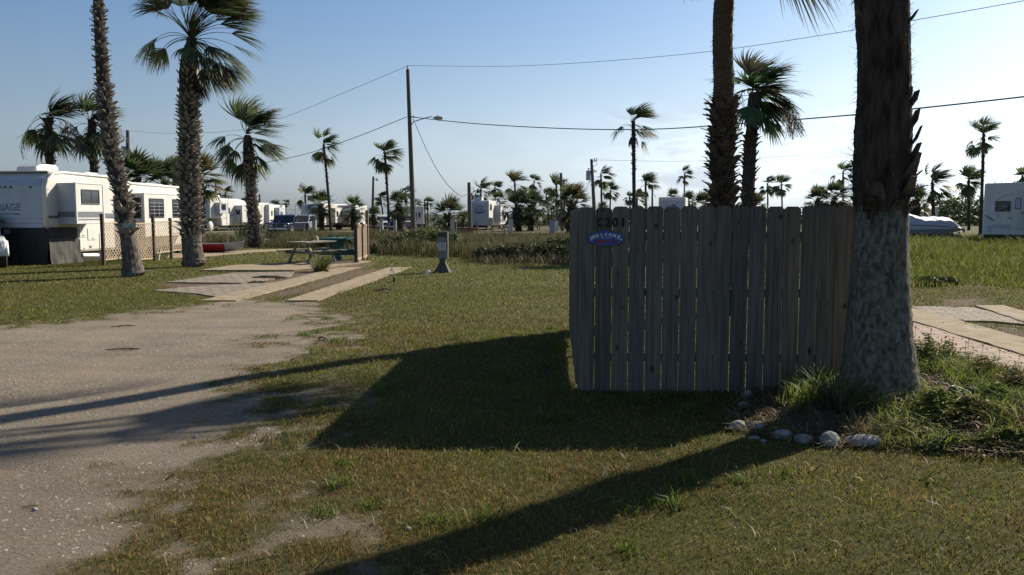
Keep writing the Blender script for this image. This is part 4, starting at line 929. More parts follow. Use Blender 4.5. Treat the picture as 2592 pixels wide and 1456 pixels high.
for i, (px, py, w_, h_, lab) in enumerate(ROCKS):
    g_ = G(px, py+h_*.45); Y = g_.y; s = Y/FPX; rng = random.Random(40+i); mb = MB(); rx, rz = w_*s*.72, h_*s*.80
    mb.ball((0, 0, 0), 1, .8, 1, 22, 14)
    sd = [Vector((rng.uniform(-1, 1), rng.uniform(-1, 1), rng.uniform(-1, 1))).normalized() for _ in range(9)]; am = [rng.uniform(.04, .16) for _ in sd]; v2 = []
    for v in mb.v:
        v = Vector(v); k = 1-sum(a*max(0, v.normalized().dot(d)-.55)*2 for a, d in zip(am, sd)); k += .04*math.sin(v.x*9+i)*math.sin(v.z*8); v2.append((v.x*k*rx, v.y*k*max(rz, rx*.7), v.z*k*rz))
    mb.v = v2; o = mb.build('rock', K['rock'], smooth=True, loc=(g_.x, g_.y+rx*.5, zg1(g_.x, g_.y+rx*.5)+rz*.55)); o.rotation_euler = (0, rng.uniform(-.15, .15), rng.uniform(-.4, .4))
    tag(o, lab, 'rock', 'rocks edging the flower bed')
def strap_plant(name, label, cat, loc, n, hgt, w, pal, seed, spread=.8, seg=6, bend=1.4, rad=.05):
    rng = random.Random(seed); mb = MB(); mb.c = []
    for i in range(n):
        a = rng.uniform(0, 6.28); e = rng.uniform(.2, 1)*spread; d = Vector((cos(a)*e, sin(a)*e, 1)).normalized(); p = Vector((cos(a)*rng.uniform(0, rad), sin(a)*rng.uniform(0, rad), -.02)); L = hgt*rng.uniform(.6, 1.2)
        sd = Vector((-sin(a), cos(a), 0)); c_ = rng.choice(pal); b = len(mb.v)
        for k in range(seg+1):
            t = k/seg; ww = w*(1-.9*t**2)*(.6+.4*min(1, 4*t)); mb.v += [tuple(p-sd*ww/2), tuple(p+sd*ww/2)]; mb.c += [tuple(x*(.8+.4*t) for x in c_)]*2
            d = (d+Vector((.03, 0, -.12*bend*t))).normalized(); p = p+d*L/seg
        for k in range(seg): mb.face(b+2*k, b+2*k+1, b+2*k+3, b+2*k+2)
    o = mb.build('leaves', K['leaf']); r_ = thing(name, label, cat, loc); o.parent = r_
    st = MB(); st.tube([(0, 0, -.08), (0, 0, .03)], [rad*.6, rad*.3], 6); st.build('stem', K['stick'], r_)
    return r_
YG = [(.13, .20, .03), (.17, .22, .04), (.09, .14, .025), (.20, .22, .07)]
def onbed(px, py): p = G(px, py, .1); return (p.x, p.y, zg1(p.x, p.y))
strap_plant('strap_leaf_plant', 'bright green strap leaved plant sunlit at the fence foot, upper clump', 'plant', onbed(2060, 990), 60, .30, .022, YG, 1, rad=.14)
strap_plant('strap_leaf_plant', 'bright green strap leaved plant just left of the upper clump', 'plant', onbed(2015, 1012), 46, .24, .02, YG, 2, rad=.12)
strap_plant('strap_leaf_plant', 'low yellowish strap leaved clump, leftmost by the fence foot', 'plant', onbed(1985, 1022), 26, .20, .018, [(.2, .19, .06), (.17, .2, .05)], 3, rad=.1)
strap_plant('ornamental_grass', 'dark arching grass tuft against the left foot of the huge trunk', 'plant', onbed(2130, 1040), 260, .42, .008, [(.05, .065, .03), (.08, .09, .045), (.14, .12, .07)], 4, spread=1.3, rad=.16, bend=1.9)
strap_plant('ornamental_grass', 'small wispy plant against the fence behind the strap leaves', 'plant', onbed(2100, 965), 80, .3, .008, GRN, 5, rad=.08)
strap_plant('ornamental_grass', 'dark dry grass tuft in front of the huge trunk', 'plant', onbed(2190, 1075), 220, .24, .007, [(.06, .06, .03), (.14, .11, .06)], 6, spread=1.7, rad=.2, bend=2.2)
# leafy growth on the right of the trunk: individual clumps
def clump(label, px, py, rx, ry, rz, n, s, pal, seed, name='leafy_plant', flowers=0, fcol=None):
    rng = random.Random(seed); mb = MB(); mb.c = []
    for i in range(n):                                   # pointed leaves in little whorls on stems
        if i % 5 == 0:
            a = rng.uniform(0, 6.28); r0 = abs(rng.gauss(0, .55)); q0 = Vector((cos(a)*r0*rx*1.25, sin(a)*r0*ry*1.25, rz*max(.12, 1-r0*.7+.25*sin(a*3+seed))*rng.uniform(.1, 1.15)))
        d = Vector((rng.gauss(0, 1), rng.gauss(0, 1), rng.uniform(-.1, 1.1))).normalized(); sd = d.cross(Vector((rng.gauss(0, .4), rng.gauss(0, .4), 1))).normalized(); l = s*rng.uniform(.6, 1.4); c_ = rng.choice(pal); v = rng.uniform(.7, 1.3)
        k = len(mb.v); dr = Vector((0, 0, -.25*l)); mb.v += [tuple(q0), tuple(q0+d*l*.5+sd*l*.14), tuple(q0+d*l+dr), tuple(q0+d*l*.5-sd*l*.14)]; mb.c += [tuple(x*v for x in c_)]*4; mb.face(k, k+1, k+2, k+3)
    o = mb.build('leaves', K['leaf']); r_ = thing(name, label, 'plant', onbed(px, py)); o.parent = r_; r_.scale = (1, 1, .72)
    st = MB()
    for i in range(30):
        a = rng.uniform(0, 6.28); r0 = rng.random()**.5; q = Vector((cos(a)*r0*rx, sin(a)*r0*ry, 0)); st.tube([(q.x*.6, q.y*.6, -.05), q+Vector((0, 0, rz*.5)), q*1.1+Vector((0, 0, rz*(1-r0*r0*.7)))], [.004, .003, .002], 4)
    fl = []
    for i in range(flowers):
        a = rng.uniform(0, 6.28); r0 = rng.random()**.5; q = Vector((cos(a)*r0*rx*1.1, sin(a)*r0*ry*1.1, rz*rng.uniform(.9, 1.5))); st.tube([(q.x*.95, q.y*.95, rz*.4), q], .002, 4); fl.append(q)
    st.build('stem', K['stick'], r_)
    for q in fl:
        f_ = MB(); f_.ball(q, .012, .012, .010, 8, 6)
        for j in range(8):
            a = j*pi/4; d = Vector((cos(a), sin(a), .1)); e = Vector((-sin(a), cos(a), 0)); f_.quad(q+d*.008-e*.005, q+d*.008+e*.005, q+d*.022+e*.006, q+d*.022-e*.006)
        f_.build('flower', K[fcol], r_)
    return r_
K['fred'] = mat('flower_red', (.30, .05, .02), (.38, .14, .02), scale=40, rough=.7); K['fbrown'] = mat('flower_brown', (0.248, 0.109, 0.046), rough=.8)
clump('tall leafy flowering clump touching the right side of the huge trunk', 2345, 950, .22, .3, .40, 3400, .05, [(0.118, 0.161, 0.032), (0.158, 0.195, 0.038), (0.093, 0.115, 0.027)], 1, flowers=14, fcol='fred', name='flowering_plant')
clump('flowering clump at the paving edge, behind the cactus', 2400, 940, .32, .3, .30, 2800, .05, [(0.172, 0.184, 0.038), (0.118, 0.138, 0.032)], 2, flowers=16, fcol='fred', name='flowering_plant')
clump('low seed headed clump along the brick paving, middle', 2490, 970, .36, .3, .26, 2800, .05, [(0.132, 0.149, 0.038), (0.184, 0.172, 0.043)], 3, flowers=18, fcol='fbrown', name='flowering_plant')
clump('brown seeded clump at the right photo edge by the paving', 2570, 1000, .34, .3, .26, 2600, .045, [(0.217, 0.186, 0.078), (0.132, 0.127, 0.038)], 4, flowers=18, fcol='fbrown', name='flowering_plant')
clump('bright green plant right of the cactus pads', 2515, 1035, .30, .25, .20, 2500, .055, [(0.158, 0.218, 0.038), (0.118, 0.161, 0.032)], 5)
clump('reddish brown ground cover patch at lower right of the bed', 2545, 1075, .42, .3, .13, 2400, .03, [(0.171, 0.093, 0.054), (0.232, 0.139, 0.078), (0.109, 0.078, 0.039)], 6)
clump('green leafy plant at the right foot of the huge trunk', 2375, 1050, .24, .22, .21, 3200, .06, [(0.145, 0.195, 0.038), (0.105, 0.138, 0.032), (0.211, 0.229, 0.055)], 7)
clump('leafy plant before the cactus, mixed with dry leaves', 2450, 1062, .30, .2, .19, 3800, .055, [(0.132, 0.172, 0.038), (0.093, 0.115, 0.027), (0.310, 0.217, 0.093)], 8)
clump('dark spreading weed in front of the bed, right of the long rock', 2410, 1105, .26, .14, .10, 2800, .04, [(0.066, 0.098, 0.032), (0.093, 0.127, 0.038)], 9)
clump('green weeds spilling onto the lawn at the right photo edge', 2550, 1105, .36, .16, .12, 3600, .045, [(0.105, 0.149, 0.032), (0.158, 0.184, 0.043)], 10)
clump('leafy weed between the trunk foot and the long rock', 2290, 1080, .25, .18, .13, 1200, .04, [(0.105, 0.115, 0.038), (0.248, 0.186, 0.093)], 11)
clump('scrappy dry weed patch inside the left end of the rock border', 1960, 1065, .3, .25, .07, 1100, .035, [(0.341, 0.264, 0.124), (0.217, 0.202, 0.078), (0.132, 0.138, 0.038)], 12)
# leaf litter in the bed
rng = random.Random(8); n = 26000; X = R.rand(n)*8+1; Y = R.rand(n)*4+5.8; k = (sdist(X, Y, BED) > -.12); X = X[k]; Y = Y[k]
blades('leaf_litter', X, Y, .05+.06*R.rand(len(X)), .007+.006*R.rand(len(X)), mixcol(R, len(X), [(.20, .14, .08), (.30, .23, .14), (.10, .07, .04), (.16, .13, .06)], [2, 1, 2, 2]), 1.3+R.rand(len(X)), K['blade'], 14, z0=zg(X, Y)+.005, label='dry leaf litter and mulch in the flower bed', cat='litter')
n = 34000; X = R.rand(n)*6+1.9; Y = R.rand(n)*3+6; k = (sdist(X, Y, BED) > -.1) & ((X > .44*Y) | ((X > .335*Y) & (Y > 7.0))) & (fbm(X*2.3, Y*2.3, 3)+.10*R.rand(n) > .46); X = X[k]; Y = Y[k]
blades('weeds', X, Y, (.04+.20*R.rand(len(X))**1.5)*(.5+fbm(X*1.7+5, Y*1.7, 3)), .008+.004*R.rand(len(X)), mixcol(R, len(X), [(.15, .20, .03), (.20, .24, .05), (.20, .17, .06), (.09, .12, .03)], [3, 3, 1, 1]), .3+.8*R.rand(len(X)), K['blade'], 15, label='fine green weeds growing through the flower bed', cat='weeds')
def cactus(label, loc, pads, s, name='prickly_pear'):
    r_ = thing(name, label, 'cactus', loc)
    for (x, z, rx, rz, ry) in pads:
        mb = MB(); mb.ball((0, 0, 0), rx*s, .16*rx*s+.008, rz*s, 16, 12); o = mb.build('pad', K['cactus'], r_, smooth=True, loc=(x*s, ry*s, z*s)); o.rotation_euler = (0, random.Random(int(x*100)).uniform(-.2, .2), ry*3)
    return r_
cactus('round green cactus pads among the leafy plants right of the huge trunk', onbed(2440, 1030), [(.02, .16, .5, .62, 0), (-.75, .72, .42, .36, .15), (.98, .55, .42, .36, -.1), (-.62, .25, .4, .42, .25), (.1, .5, .52, .55, -.25)], .13)
cactus('dark prickly pear with upright pads right of the utility pedestal', G(1152, 634), [(0, .35, .5, .4, 0), (.05, 1.0, .42, .42, .1), (-.6, .5, .5, .4, .1), (.65, .5, .45, .42, -.1), (0, 1.65, .28, .3, 0)], .42)
cactus('pale lit prickly pear at the brush edge in front of the left bushes', G(975, 640), [(0, .3, .5, .5, 0), (-.5, .7, .3, .5, .1), (.5, .8, .25, .5, 0), (-.2, 1.2, .2, .4, 0)], .36)
cactus('low dark prickly pear clump in grass left of the picket fence corner', G(1225, 658), [(0, .3, .5, .4, 0), (.7, .4, .45, .35, .1), (-.7, .35, .4, .3, 0)], .42)
strap_plant('yucca', 'spiky yucca at the foot of the brush edge palm, left side', 'plant', G(612, 618), 46, 1.7, .09, [(.05, .07, .04), (.07, .09, .05)], 31, spread=1.2, bend=.2, rad=.2)
strap_plant('yucca', 'spiky yucca at the foot of the brush edge palm, right side', 'plant', G(672, 618), 40, 1.7, .09, [(.05, .07, .04), (.07, .09, .05)], 32, spread=1.3, bend=.2, rad=.2)
strap_plant('arching_plant', 'arching green lily like plant on the slab in front of the picnic table', 'plant', G(810, 688), 120, .62, .035, [(.06, .09, .03), (.09, .12, .035), (.14, .14, .05)], 33, spread=1.0, rad=.18, bend=1.8)

# ---------------------------------------------------------------- debris
def twig(name, label, cat, px, py, L, seed, n=4, m='stick', group=None, r0=.008):
    rng = random.Random(seed); mb = MB(); p = G(px, py)
    for i in range(n):
        a = rng.uniform(-.35, .35)+(pi if rng.random() < .3 else 0); q = Vector((rng.uniform(-.2, .2)*L, rng.uniform(-.1, .1)*L, r0*1.2)); d = Vector((cos(a), sin(a), 0)); l = L*rng.uniform(.4, 1)
        mb.tube([q-d*l*.5, q+Vector((0, .02, r0*2)), q+d*l*.5+Vector((0, rng.uniform(-.05, .05), r0))], [r0, r0*.9, r0*.4], 5)
    o = mb.build(name, K[m], loc=(p.x, p.y, zg1(p.x, p.y)+.004)); return tag(o, label, cat, group)
twig('dead_frond', 'brown dead palm frond piece lying on the gravel drive', 'debris', 325, 886, .42, 1, 6, r0=.006)
twig('stick', 'thin stick lying on far side of the gravel drive', 'debris', 315, 828, .3, 2, 3)
twig('stick', 'curled dry leaf at the drive edge right of the strip ends', 'debris', 815, 860, .12, 3, 5, r0=.012)
twig('stick', 'small twig at the drive edge near the thin shadow', 'debris', 645, 938, .12, 4, 5)
twig('stick', 'stick lying on the grass below the water spigot', 'debris', 965, 741, .4, 5, 2, r0=.02)
twig('stick', 'thin dark twig beside the pale stone on the drive, lower left', 'debris', 75, 1288, .16, 6, 3, r0=.003)
twig('palm_debris', 'heap of pale palm scraps on the broken slab', 'debris', 680, 706, .8, 7, 26, 'tanpost', r0=.022)
twig('palm_debris', 'loose palm scraps scattered nearer the strip', 'debris', 650, 718, .5, 8, 10, 'tanpost', r0=.018)
twig('stick', 'brown clod resting on the left concrete strip', 'debris', 827, 691, .14, 9, 5, r0=.03)
for (px, py, s, lab) in ((88, 1293, .014, 'pale stone on the gravel drive, lower left'), (495, 1108, .012, 'tiny white pebble on the drive below the long shadow'), (436, 695, .04, 'white stone on the lawn below the leaning palm'), (382, 700, .035, 'small white stone at the foot of the leaning palm'), (976, 722, .03, 'white fleck of rubbish on the grass under the spigot'), (1033, 1345, .015, 'pale dry clod in the near lawn, centre')):
    p = G(px, py); mb = MB(); mb.ball((0, 0, 0), s*1.3, s, s*.8, 12, 8, random.Random(px), .12); tag(mb.build('stone', K['rock'], smooth=True, loc=(p.x, p.y, zg1(p.x, p.y)+s*.5)), lab, 'stone')
p = G(1083, 700); mb = MB(); mb.cyl((-.05, 0, .05), (.04, 0, .16), .05, 12); tag(mb.build('white_cap', K['wpaint'], loc=p), 'white plastic pipe stub in the lawn left of the utility pedestal', 'pipe')

# ---------------------------------------------------------------- utility pedestal and spigot
p = G(1122, 690); ped = thing('utility_pedestal', 'grey electric pedestal with dark number plate standing alone on the lawn', 'pedestal', p, -.12)
s_ = p.y/FPX
mb = MB(); mb.slab([(-.28, -.24), (.24, -.24), (.24, .24), (-.28, .24)], -.05, .02); b = len(mb.v)
for (x, y, z) in ((-.25, -.2, .02), (.22, -.2, .02), (.22, .2, .02), (-.25, .2, .02), (-.10, -.09, .30), (.08, -.09, .30), (.08, .09, .30), (-.10, .09, .30), (-.10, -.09, .42), (.08, -.09, .42), (.08, .09, .42), (-.10, .09, .42)): mb.v.append((x, y, z))
for o_ in (0, 4):
    for k in range(4): mb.face(b+o_+k, b+o_+(k+1) % 4, b+o_+4+(k+1) % 4, b+o_+4+k)
mb.face(b+8, b+9, b+10, b+11); mb.build('base', K['cdark'], ped)
mb = MB(); mb.box(-.155, .155, -.05, .06, .42, 1.24); mb.build('cabinet', K['boxgrey'], ped, bevel=.01)
mb = MB(); mb.box(-.15, .12, -.075, -.052, 1.08, 1.22); pl = mb.build('number_plate', K['label'], ped)
mb = MB(); mb.box(-.14, .10, -.12, -.052, .66, .92); mt = mb.build('meter_box', K['galv'], ped, bevel=.012)
mb = MB(); mb.box(.08, .096, -.135, -.122, .74, .82); mb.build('latch', K['frame'], mt)
p = G(998, 716); sg = thing('water_spigot', 'bent water spigot on a short post beside the right concrete strip', 'tap', p)
mb = MB(); mb.box(-.03, .03, -.03, .03, -.05, .14); mb.build('post', K['post'], sg)
mb = MB(); mb.tube([(0, 0, .1), (.0, 0, .26), (-.02, 0, .33), (-.07, 0, .35), (-.10, 0, .30)], .018, 8); mb.build('pipe', K['galv'], sg)
mb = MB(); mb.tube([(-.06, 0, .34), (-.06, 0, .39)], .008, 6); mb.box(-.10, -.02, -.012, .012, .385, .40); mb.build('handle', K['galv'], sg)

# ---------------------------------------------------------------- picnic tables
def picnic(loc, rz, label, L=1.8, m='tablewood'):
    r_ = thing('picnic_table', label, 'picnic table', loc, rz, 'picnic tables')
    for i in range(5):
        mb = MB(); x = -.36+i*.18; mb.box(x-.082, x+.082, 0, L, .735, .775); mb.build('top_board', K[m], r_, bevel=.004)
    for s in (-1, 1):
        for j in (0, 1):
            mb = MB(); x = s*(.64+.15*j); mb.box(x-.07, x+.07, 0, L, .43, .468); mb.build('seat_board', K[m], r_, bevel=.004)
    for y in (.35, L-.35):
        for s in (-1, 1):
            mb = MB(); mb.beam((s*.62, y, 0), (s*.20, y, .735), .05, .10, up=(0, 1, 0)); mb.build('leg', K[m], r_)
        mb = MB(); mb.beam((-.78, y+.05, .385), (.78, y+.05, .385), .04, .09); mb.build('cross_beam', K[m], r_)
    return r_
T1 = G(750, 671); t1 = picnic(Vector((T1.x, T1.y, .03)), -.42, 'weathered wooden picnic table with A frame legs on the concrete slab')
p = T1+Vector((.55, .9, .805)); mb = MB(); mb.tube([(0, 0, 0), (0, 0, .10), (-.02, 0, .16), (-.06, 0, .18)], [.035, .03, .022, .02], 8); tag(mb.build('soap_bottle', K['signwhite'], loc=p), 'small pale bottle standing on the weathered picnic table', 'bottle')
mb = MB(); mb.tube([(-.12, 0, .012), (0, .02, .05), (.12, 0, .012)], .012, 5); mb.box(-.14, .14, -.05, .05, 0, .012); tag(mb.build('tray', K['post'], loc=T1+Vector((.2, 1.0, .805))), 'small dark basket on the weathered picnic table', 'tray')
p = G(853, 661); gt = thing('pedestal_table', 'teal painted pedestal picnic table behind the wooden one', 'picnic table', (p.x, p.y, .02), -.1, 'picnic tables')
mb = MB(); mb.slab([(-.52, -.38), (.48, -.38), (.55, .7), (-.45, .7)], .80, .86); mb.build('tabletop', K['teal'], gt, bevel=.01)
mb = MB(); mb.prism([(-.10, 0), (.10, 0), (.10, .48), (.34, .78), (-.34, .78), (-.10, .48)], .05, .3); mb.build('pedestal', K['teal'], gt)
for s in (-1, 1):
    mb = MB(); mb.box(s*.62-.15, s*.62+.15, -.4, .7, .40, .46); mb.build('bench', K['teal'], gt, bevel=.01)
mb = MB(); mb.box(-.76, .76, .08, .22, .20, .40); mb.build('cross_beam', K['teal'], gt)
# kayak
p = G(512, 641); kx = thing('canoe', 'red canoe with grey end lying on the grass beyond the stout trunk', 'canoe', (p.x, p.y+.4, 0), -.02)
prof = [(-1.6, .12), (-1.2, .04), (0, 0), (1.2, .04), (1.75, .16)]
def hull(mb, x0, x1, n=10):
    b = len(mb.v); k = 7
    for i in range(n+1):
        x = x0+(x1-x0)*i/n; u = abs(x)/1.8; wd = .36*(1-u**2.4)+.03; zb_ = .02+.16*u**3; zt_ = .42+.10*u**3
        for j in range(k):
            a = pi*(j/(k-1)); mb.v.append((x, -cos(a)*wd, zt_-(zt_-zb_)*sin(a)**.7))
    for i in range(n):
        for j in range(k-1): mb.face(b+i*k+j, b+i*k+j+1, b+(i+1)*k+j+1, b+(i+1)*k+j)
mb = MB(); hull(mb, -1.75, 1.0); mb.build('hull', K['red'], kx, smooth=True)
mb = MB(); hull(mb, 1.0, 1.75, 5); mb.build('end_cover', K['galv'], kx, smooth=True)
mb = MB()
for s in (-1, 1): mb.tube([(x, s*(.36*(1-(abs(x)/1.8)**2.4)+.03), .42+.1*(abs(x)/1.8)**3) for x in [-1.75+i*.25 for i in range(15)]], .02, 5)
mb.build('gunwale', K['galv'], kx)
for i, (px, py) in enumerate(((543, 636), (560, 637), (578, 635), (590, 633))):
    q = G(px, py+3); mb = MB(); mb.ball((0, 0, 0), .16, .12, .09, 10, 7, random.Random(i), .12); tag(mb.build('stone', K['rock'], smooth=True, loc=(q.x, q.y, .05)), ['leftmost pale stone in front of the red canoe', 'second stone in front of the red canoe', 'third stone, under the canoe grey end', 'rightmost stone past the canoe end'][i], 'stone')

# ---------------------------------------------------------------- lattice screens
def lattice(parent, M, L, z0, z1, sp=.17, w=.030, sag=None, name='lattice_panel'):
    mb = MB(); H = z1-z0; n = int((L+H)/sp)+1
    for s in (0, 1):
        for i in range(n+1):
            c_ = i*sp-(0 if s else 0)
            pts = []
            # line x = c - t (or c - H + t), clip to 0..L
            if s == 0: x0, x1 = c_-H, c_; za, zb_ = z0, z1
            else: x0, x1 = c_-H, c_; za, zb_ = z1, z0
            def cl(x, z, x2, z2):
                if x < 0: t = (0-x)/(x2-x); return (0, z+(z2-z)*t)
                return (x, z)
            a = (x0, za); b = (x1, zb_)
            if a[0] < 0: t = (0-a[0])/(b[0]-a[0]); a = (0, a[1]+(b[1]-a[1])*t)
            if b[0] > L: t = (L-a[0])/(b[0]-a[0]); b = (L, a[1]+(b[1]-a[1])*t)
            if b[0]-a[0] < .03 or a[0] >= L: continue
            mb.beam(M @ Vector((a[0], s*.009, a[1])), M @ Vector((b[0], s*.009, b[1])), .007, w, up=(0, 0, 1))
    for (xa, za, xb, zb_) in ((0, z0, L, z0), (0, z1, L, z1)): mb.beam(M @ Vector((xa, .004, za)), M @ Vector((xb, .004, zb_)), .028, .04)
    return mb.build(name, K['lattice'], parent)
LA = G(263, 673); LBp = Vector((gx(470, 34.5), 34.5, 0)); d = (LBp-LA).normalized()
lf = thing('lattice_fence', 'tan diamond lattice fence on dark posts in front of the left trailer', 'fence', LA)
Ld = (LBp-LA).length; nr = Vector((-d.y, d.x, 0))
cuts = [0, .34, .56, .78, 1.0]; zs_ = [(.20, 1.46), (.10, 1.44), (.28, 1.47), (.32, 1.5)]
for i in range(4):
    a = d*(Ld*cuts[i]+.04); M = Matrix((d, nr, Vector((0, 0, 1)))).transposed().to_4x4(); M.translation = a
    M = M @ Matrix.Rotation([-.015, .02, -.012, .01][i], 4, 'Y')
    lattice(lf, M, Ld*(cuts[i+1]-cuts[i])-.06, *zs_[i])
for i, (c_, h_) in enumerate(((0, 1.78), (.34, 1.55), (.56, 1.70), (.78, 1.62))):
    mb = MB(); q = d*Ld*c_; mb.box(q.x-.05, q.x+.05, q.y-.05, q.y+.05, -.1, h_); mb.build('post', K['post'], lf)
for i, c_ in enumerate((.2, .62)):
    mb = MB(); q = d*Ld*c_+nr*-.1; mb.tube([q+Vector((0, 0, .5)), q+Vector((.05, -.3, .2)), q+Vector((.1, -.5, .0))], .03, 5); mb.build('brace', K['lattice'], lf)
p = G(902, 668); ls = thing('lattice_screen', 'lattice screen between square posts seen edge on beside the tables', 'screen', p, 0)
q = [Vector((0, 0, 0)), Vector((-.10, 1.7, 0)), Vector((-.17, 3.3, 0))]; hh_ = [1.42, 1.45, 1.92]
for a, h_, m_ in zip(q, hh_, ('post', 'post', 'tanpost')):
    mb = MB(); mb.box(a.x-.06, a.x+.055, a.y-.05, a.y+.05, -.1, h_); mb.build('post', K[m_], ls, bevel=.005)
for i in (0, 1):
    a, b = q[i], q[i+1]; dd = (b-a).normalized(); M = Matrix((dd, Vector((-dd.y, dd.x, 0)), Vector((0, 0, 1)))).transposed().to_4x4(); M.translation = a+dd*.06; lattice(ls, M, (b-a).length-.12, .15, 1.33, .12)
    mb = MB(); mb.beam(a+Vector((.06, .06, 1.36)), b+Vector((-.02, -.06, 1.36)), .05, .07); mb.build('rail', K['tanpost'], ls)
    mb = MB(); mb.beam(a+Vector((.06, .06, .1)), b+Vector((-.02, -.06, .1)), .05, .07); mb.build('rail', K['tanpost'], ls)
# ---------------------------------------------------------------- trailers and vehicles
def wheel(parent, x, y, r=.36, w=.24, side=-1, dual=False):
    mb = MB(); pr_ = [(r*.62, 0), (r*.9, 0), (r, .04), (r, w-.04), (r*.9, w), (r*.62, w)]; n = 24; b = len(mb.v)
    for i in range(n):
        a = 2*pi*i/n
        for rr, yy in pr_: mb.v.append((x+cos(a)*rr, y+yy-w/2, r+sin(a)*rr))
    k = len(pr_)
    for i in range(n):
        for j in range(k): mb.face(b+i*k+j, b+i*k+(j+1) % k, b+((i+1) % n)*k+(j+1) % k, b+((i+1) % n)*k+j)
    wo = thing_part('wheel', parent)
    mb.build('tyre', K['tyre'], wo)
    mb = MB(); ys_ = y+side*(w/2-.03)
    mb.cyl((x, ys_, r), (x, ys_-side*.05, r), r*.63, 20); mb.cyl((x, ys_+side*.02, r), (x, ys_, r), r*.2, 10)
    for i in range(6):
        a = i*pi/3; mb.beam((x+cos(a)*r*.15, ys_+side*.008, r+sin(a)*r*.15), (x+cos(a)*r*.6, ys_+side*.008, r+sin(a)*r*.6), .05, .02, up=(0, 1, 0))
    mb.build('rim', K['alu'], wo)
def thing_part(name, parent):
    o = bpy.data.objects.new(name, None); COL.objects.link(o); o.parent = parent; o.empty_display_size = .1; return o
def rv_window(parent, x0, x1, z0, z1, y, side=-1, split=None, blinds=False, axis='x', X=0, face=-1):
    """window in a wall: axis 'x' = wall along x at y; axis 'y' = wall along y at x=X"""
    def bx(mb, a, b, c, d_, o0, o1):
        lo, hi = min(o0, o1), max(o0, o1)
        if axis == 'x': mb.box(a, b, y+lo, y+hi, c, d_)
        else: mb.box(X+lo, X+hi, a, b, c, d_)
    s = side if axis == 'x' else face; f = .045
    mb = MB(); bx(mb, x0, x1, z1-f, z1, 0, s*.022); bx(mb, x0, x1, z0, z0+f, 0, s*.022); bx(mb, x0, x0+f, z0+f, z1-f, 0, s*.022); bx(mb, x1-f, x1, z0+f, z1-f, 0, s*.022)
    if split: xm = x0+(x1-x0)*split; bx(mb, xm-.018, xm+.018, z0+f, z1-f, 0, s*.018)
    w_ = mb.build('window', K['frame'], parent, bevel=.008)
    mb = MB(); bx(mb, x0+f, x1-f, z0+f, z1-f, 0, s*.008); mb.build('pane', K['glass'], w_)
    if blinds:
        mb = MB(); nb = 5
        for i in range(1, nb): zz_ = z0+f+(z1-z0-2*f)*i/nb; bx(mb, x0+f+.03, x1-f-.03, zz_-.008, zz_+.008, s*.009, s*.014)
        for i in range(1, 3): xx_ = x0+(x1-x0)*i/3; bx(mb, xx_-.008, xx_+.008, z0+f+.03, z1-f-.03, s*.009, s*.0145)
        mb.build('glazing_bar', K['galv'], w_)
def ac_unit(parent, x, y, z, L=1.0, w=.7, h=.32):
    mb = MB(); mb.prism([(x, z), (x+L, z), (x+L, z+h*.8), (x+L*.9, z+h), (x+L*.25, z+h), (x+.03, z+h*.55)], y-w/2, y+w/2); o = mb.build('air_conditioner', K['white'], parent, bevel=.06)
    mb = MB(); mb.box(x+L*.93, x+L+.004, y-w*.35, y+w*.35, z+.05, z+h*.7); mb.build('grille', K['rvgrey'], o)
def rv_root(name, label, cat, near, farp, group='trailers on the lots'):
    d_ = (farp-near); return thing(name, label, cat, (near.x, near.y, 0), math.atan2(d_.y, d_.x), group), d_.length
def body(parent, prof, W_, m='white', bev=.07, name='body'):
    mb = MB(); mb.prism(prof, 0, W_); return mb.build(name, K[m], parent, bevel=bev)
# --- big fifth wheel, left
near, farp = Vector((-16.2, 29, 0)), Vector((-15.08, 37.9, 0))
rv, L = rv_root('travel_trailer', 'big white fifth wheel trailer with CARRIAGE lettering, parked at far left', 'trailer', near, farp)
Wd = 2.5
body(rv, [(0, 1.28), (1.62, 1.28), (1.62, .36), (9, .36), (9, 3.0), (5.2, 3.04), (4.3, 3.22), (1.0, 3.28), (.45, 3.22), (.14, 3.02), (0, 2.75)], Wd, 'cream', .11)
mb = MB(); mb.prism([(0, 1.30), (0, 2.74), (.14, 3.01), (.135, 3.02), (-.012, 2.75), (-.012, 1.30)], .16, Wd-.12); nose = mb.build('nose_panel', K['rvgrey'], rv)
mb = MB(); mb.tube([(0, 0, 1.28), (0, .0, 2.72), (.14, 0, 3.0), (.45, .0, 3.2), (1.0, 0, 3.26), (4.3, 0, 3.2), (5.2, 0, 3.02), (9, 0, 2.98)], .05, 8); mb.build('edge_trim', K['white'], rv, smooth=True)
mb = MB(); mb.box(.3, 4.2, .12, Wd-.12, 3.24, 3.295); mb.build('roof_cover', K['roof'], rv, bevel=.02)
mb = MB()
for i in range(6): mb.tube([(.3+i*.03, .1+i*.38, 3.2), (.9, .1+i*.38, 3.305)], .02, 5)
mb.build('roof_seam', K['white'], rv)
ac_unit(rv, .9, 1.4, 3.29, 1.25, .8, .30); ac_unit(rv, 3.2, 1.1, 3.24, 1.0, .7, .16)
mb = MB(); mb.cyl((2.3, 1.0, 3.28), (2.3, 1.0, 3.36), .3, 20); mb.build('roof_vent', K['dark'], rv)
mb = MB(); mb.box(6.2, 8.4, .5, .58, 3.06, 3.11); mb.box(6.2, 8.4, 1.5, 1.58, 3.06, 3.11); mb.build('roof_rack', K['roof'], rv)
for i, y in enumerate((.55, 1.30, 1.52, 1.72, 2.35)):
    mb = MB(); mb.box(-.03, -.008, y-.05, y+.05, 2.68, 2.73); mb.build('marker_light', K['post'], rv)
text_mesh('CARRIAGE', .34, K['stripe'], 'lettering', rv, face_m((-.014, 1.75, 2.0), (0, -1, 0)), .001, width=1.55, offset=.008)
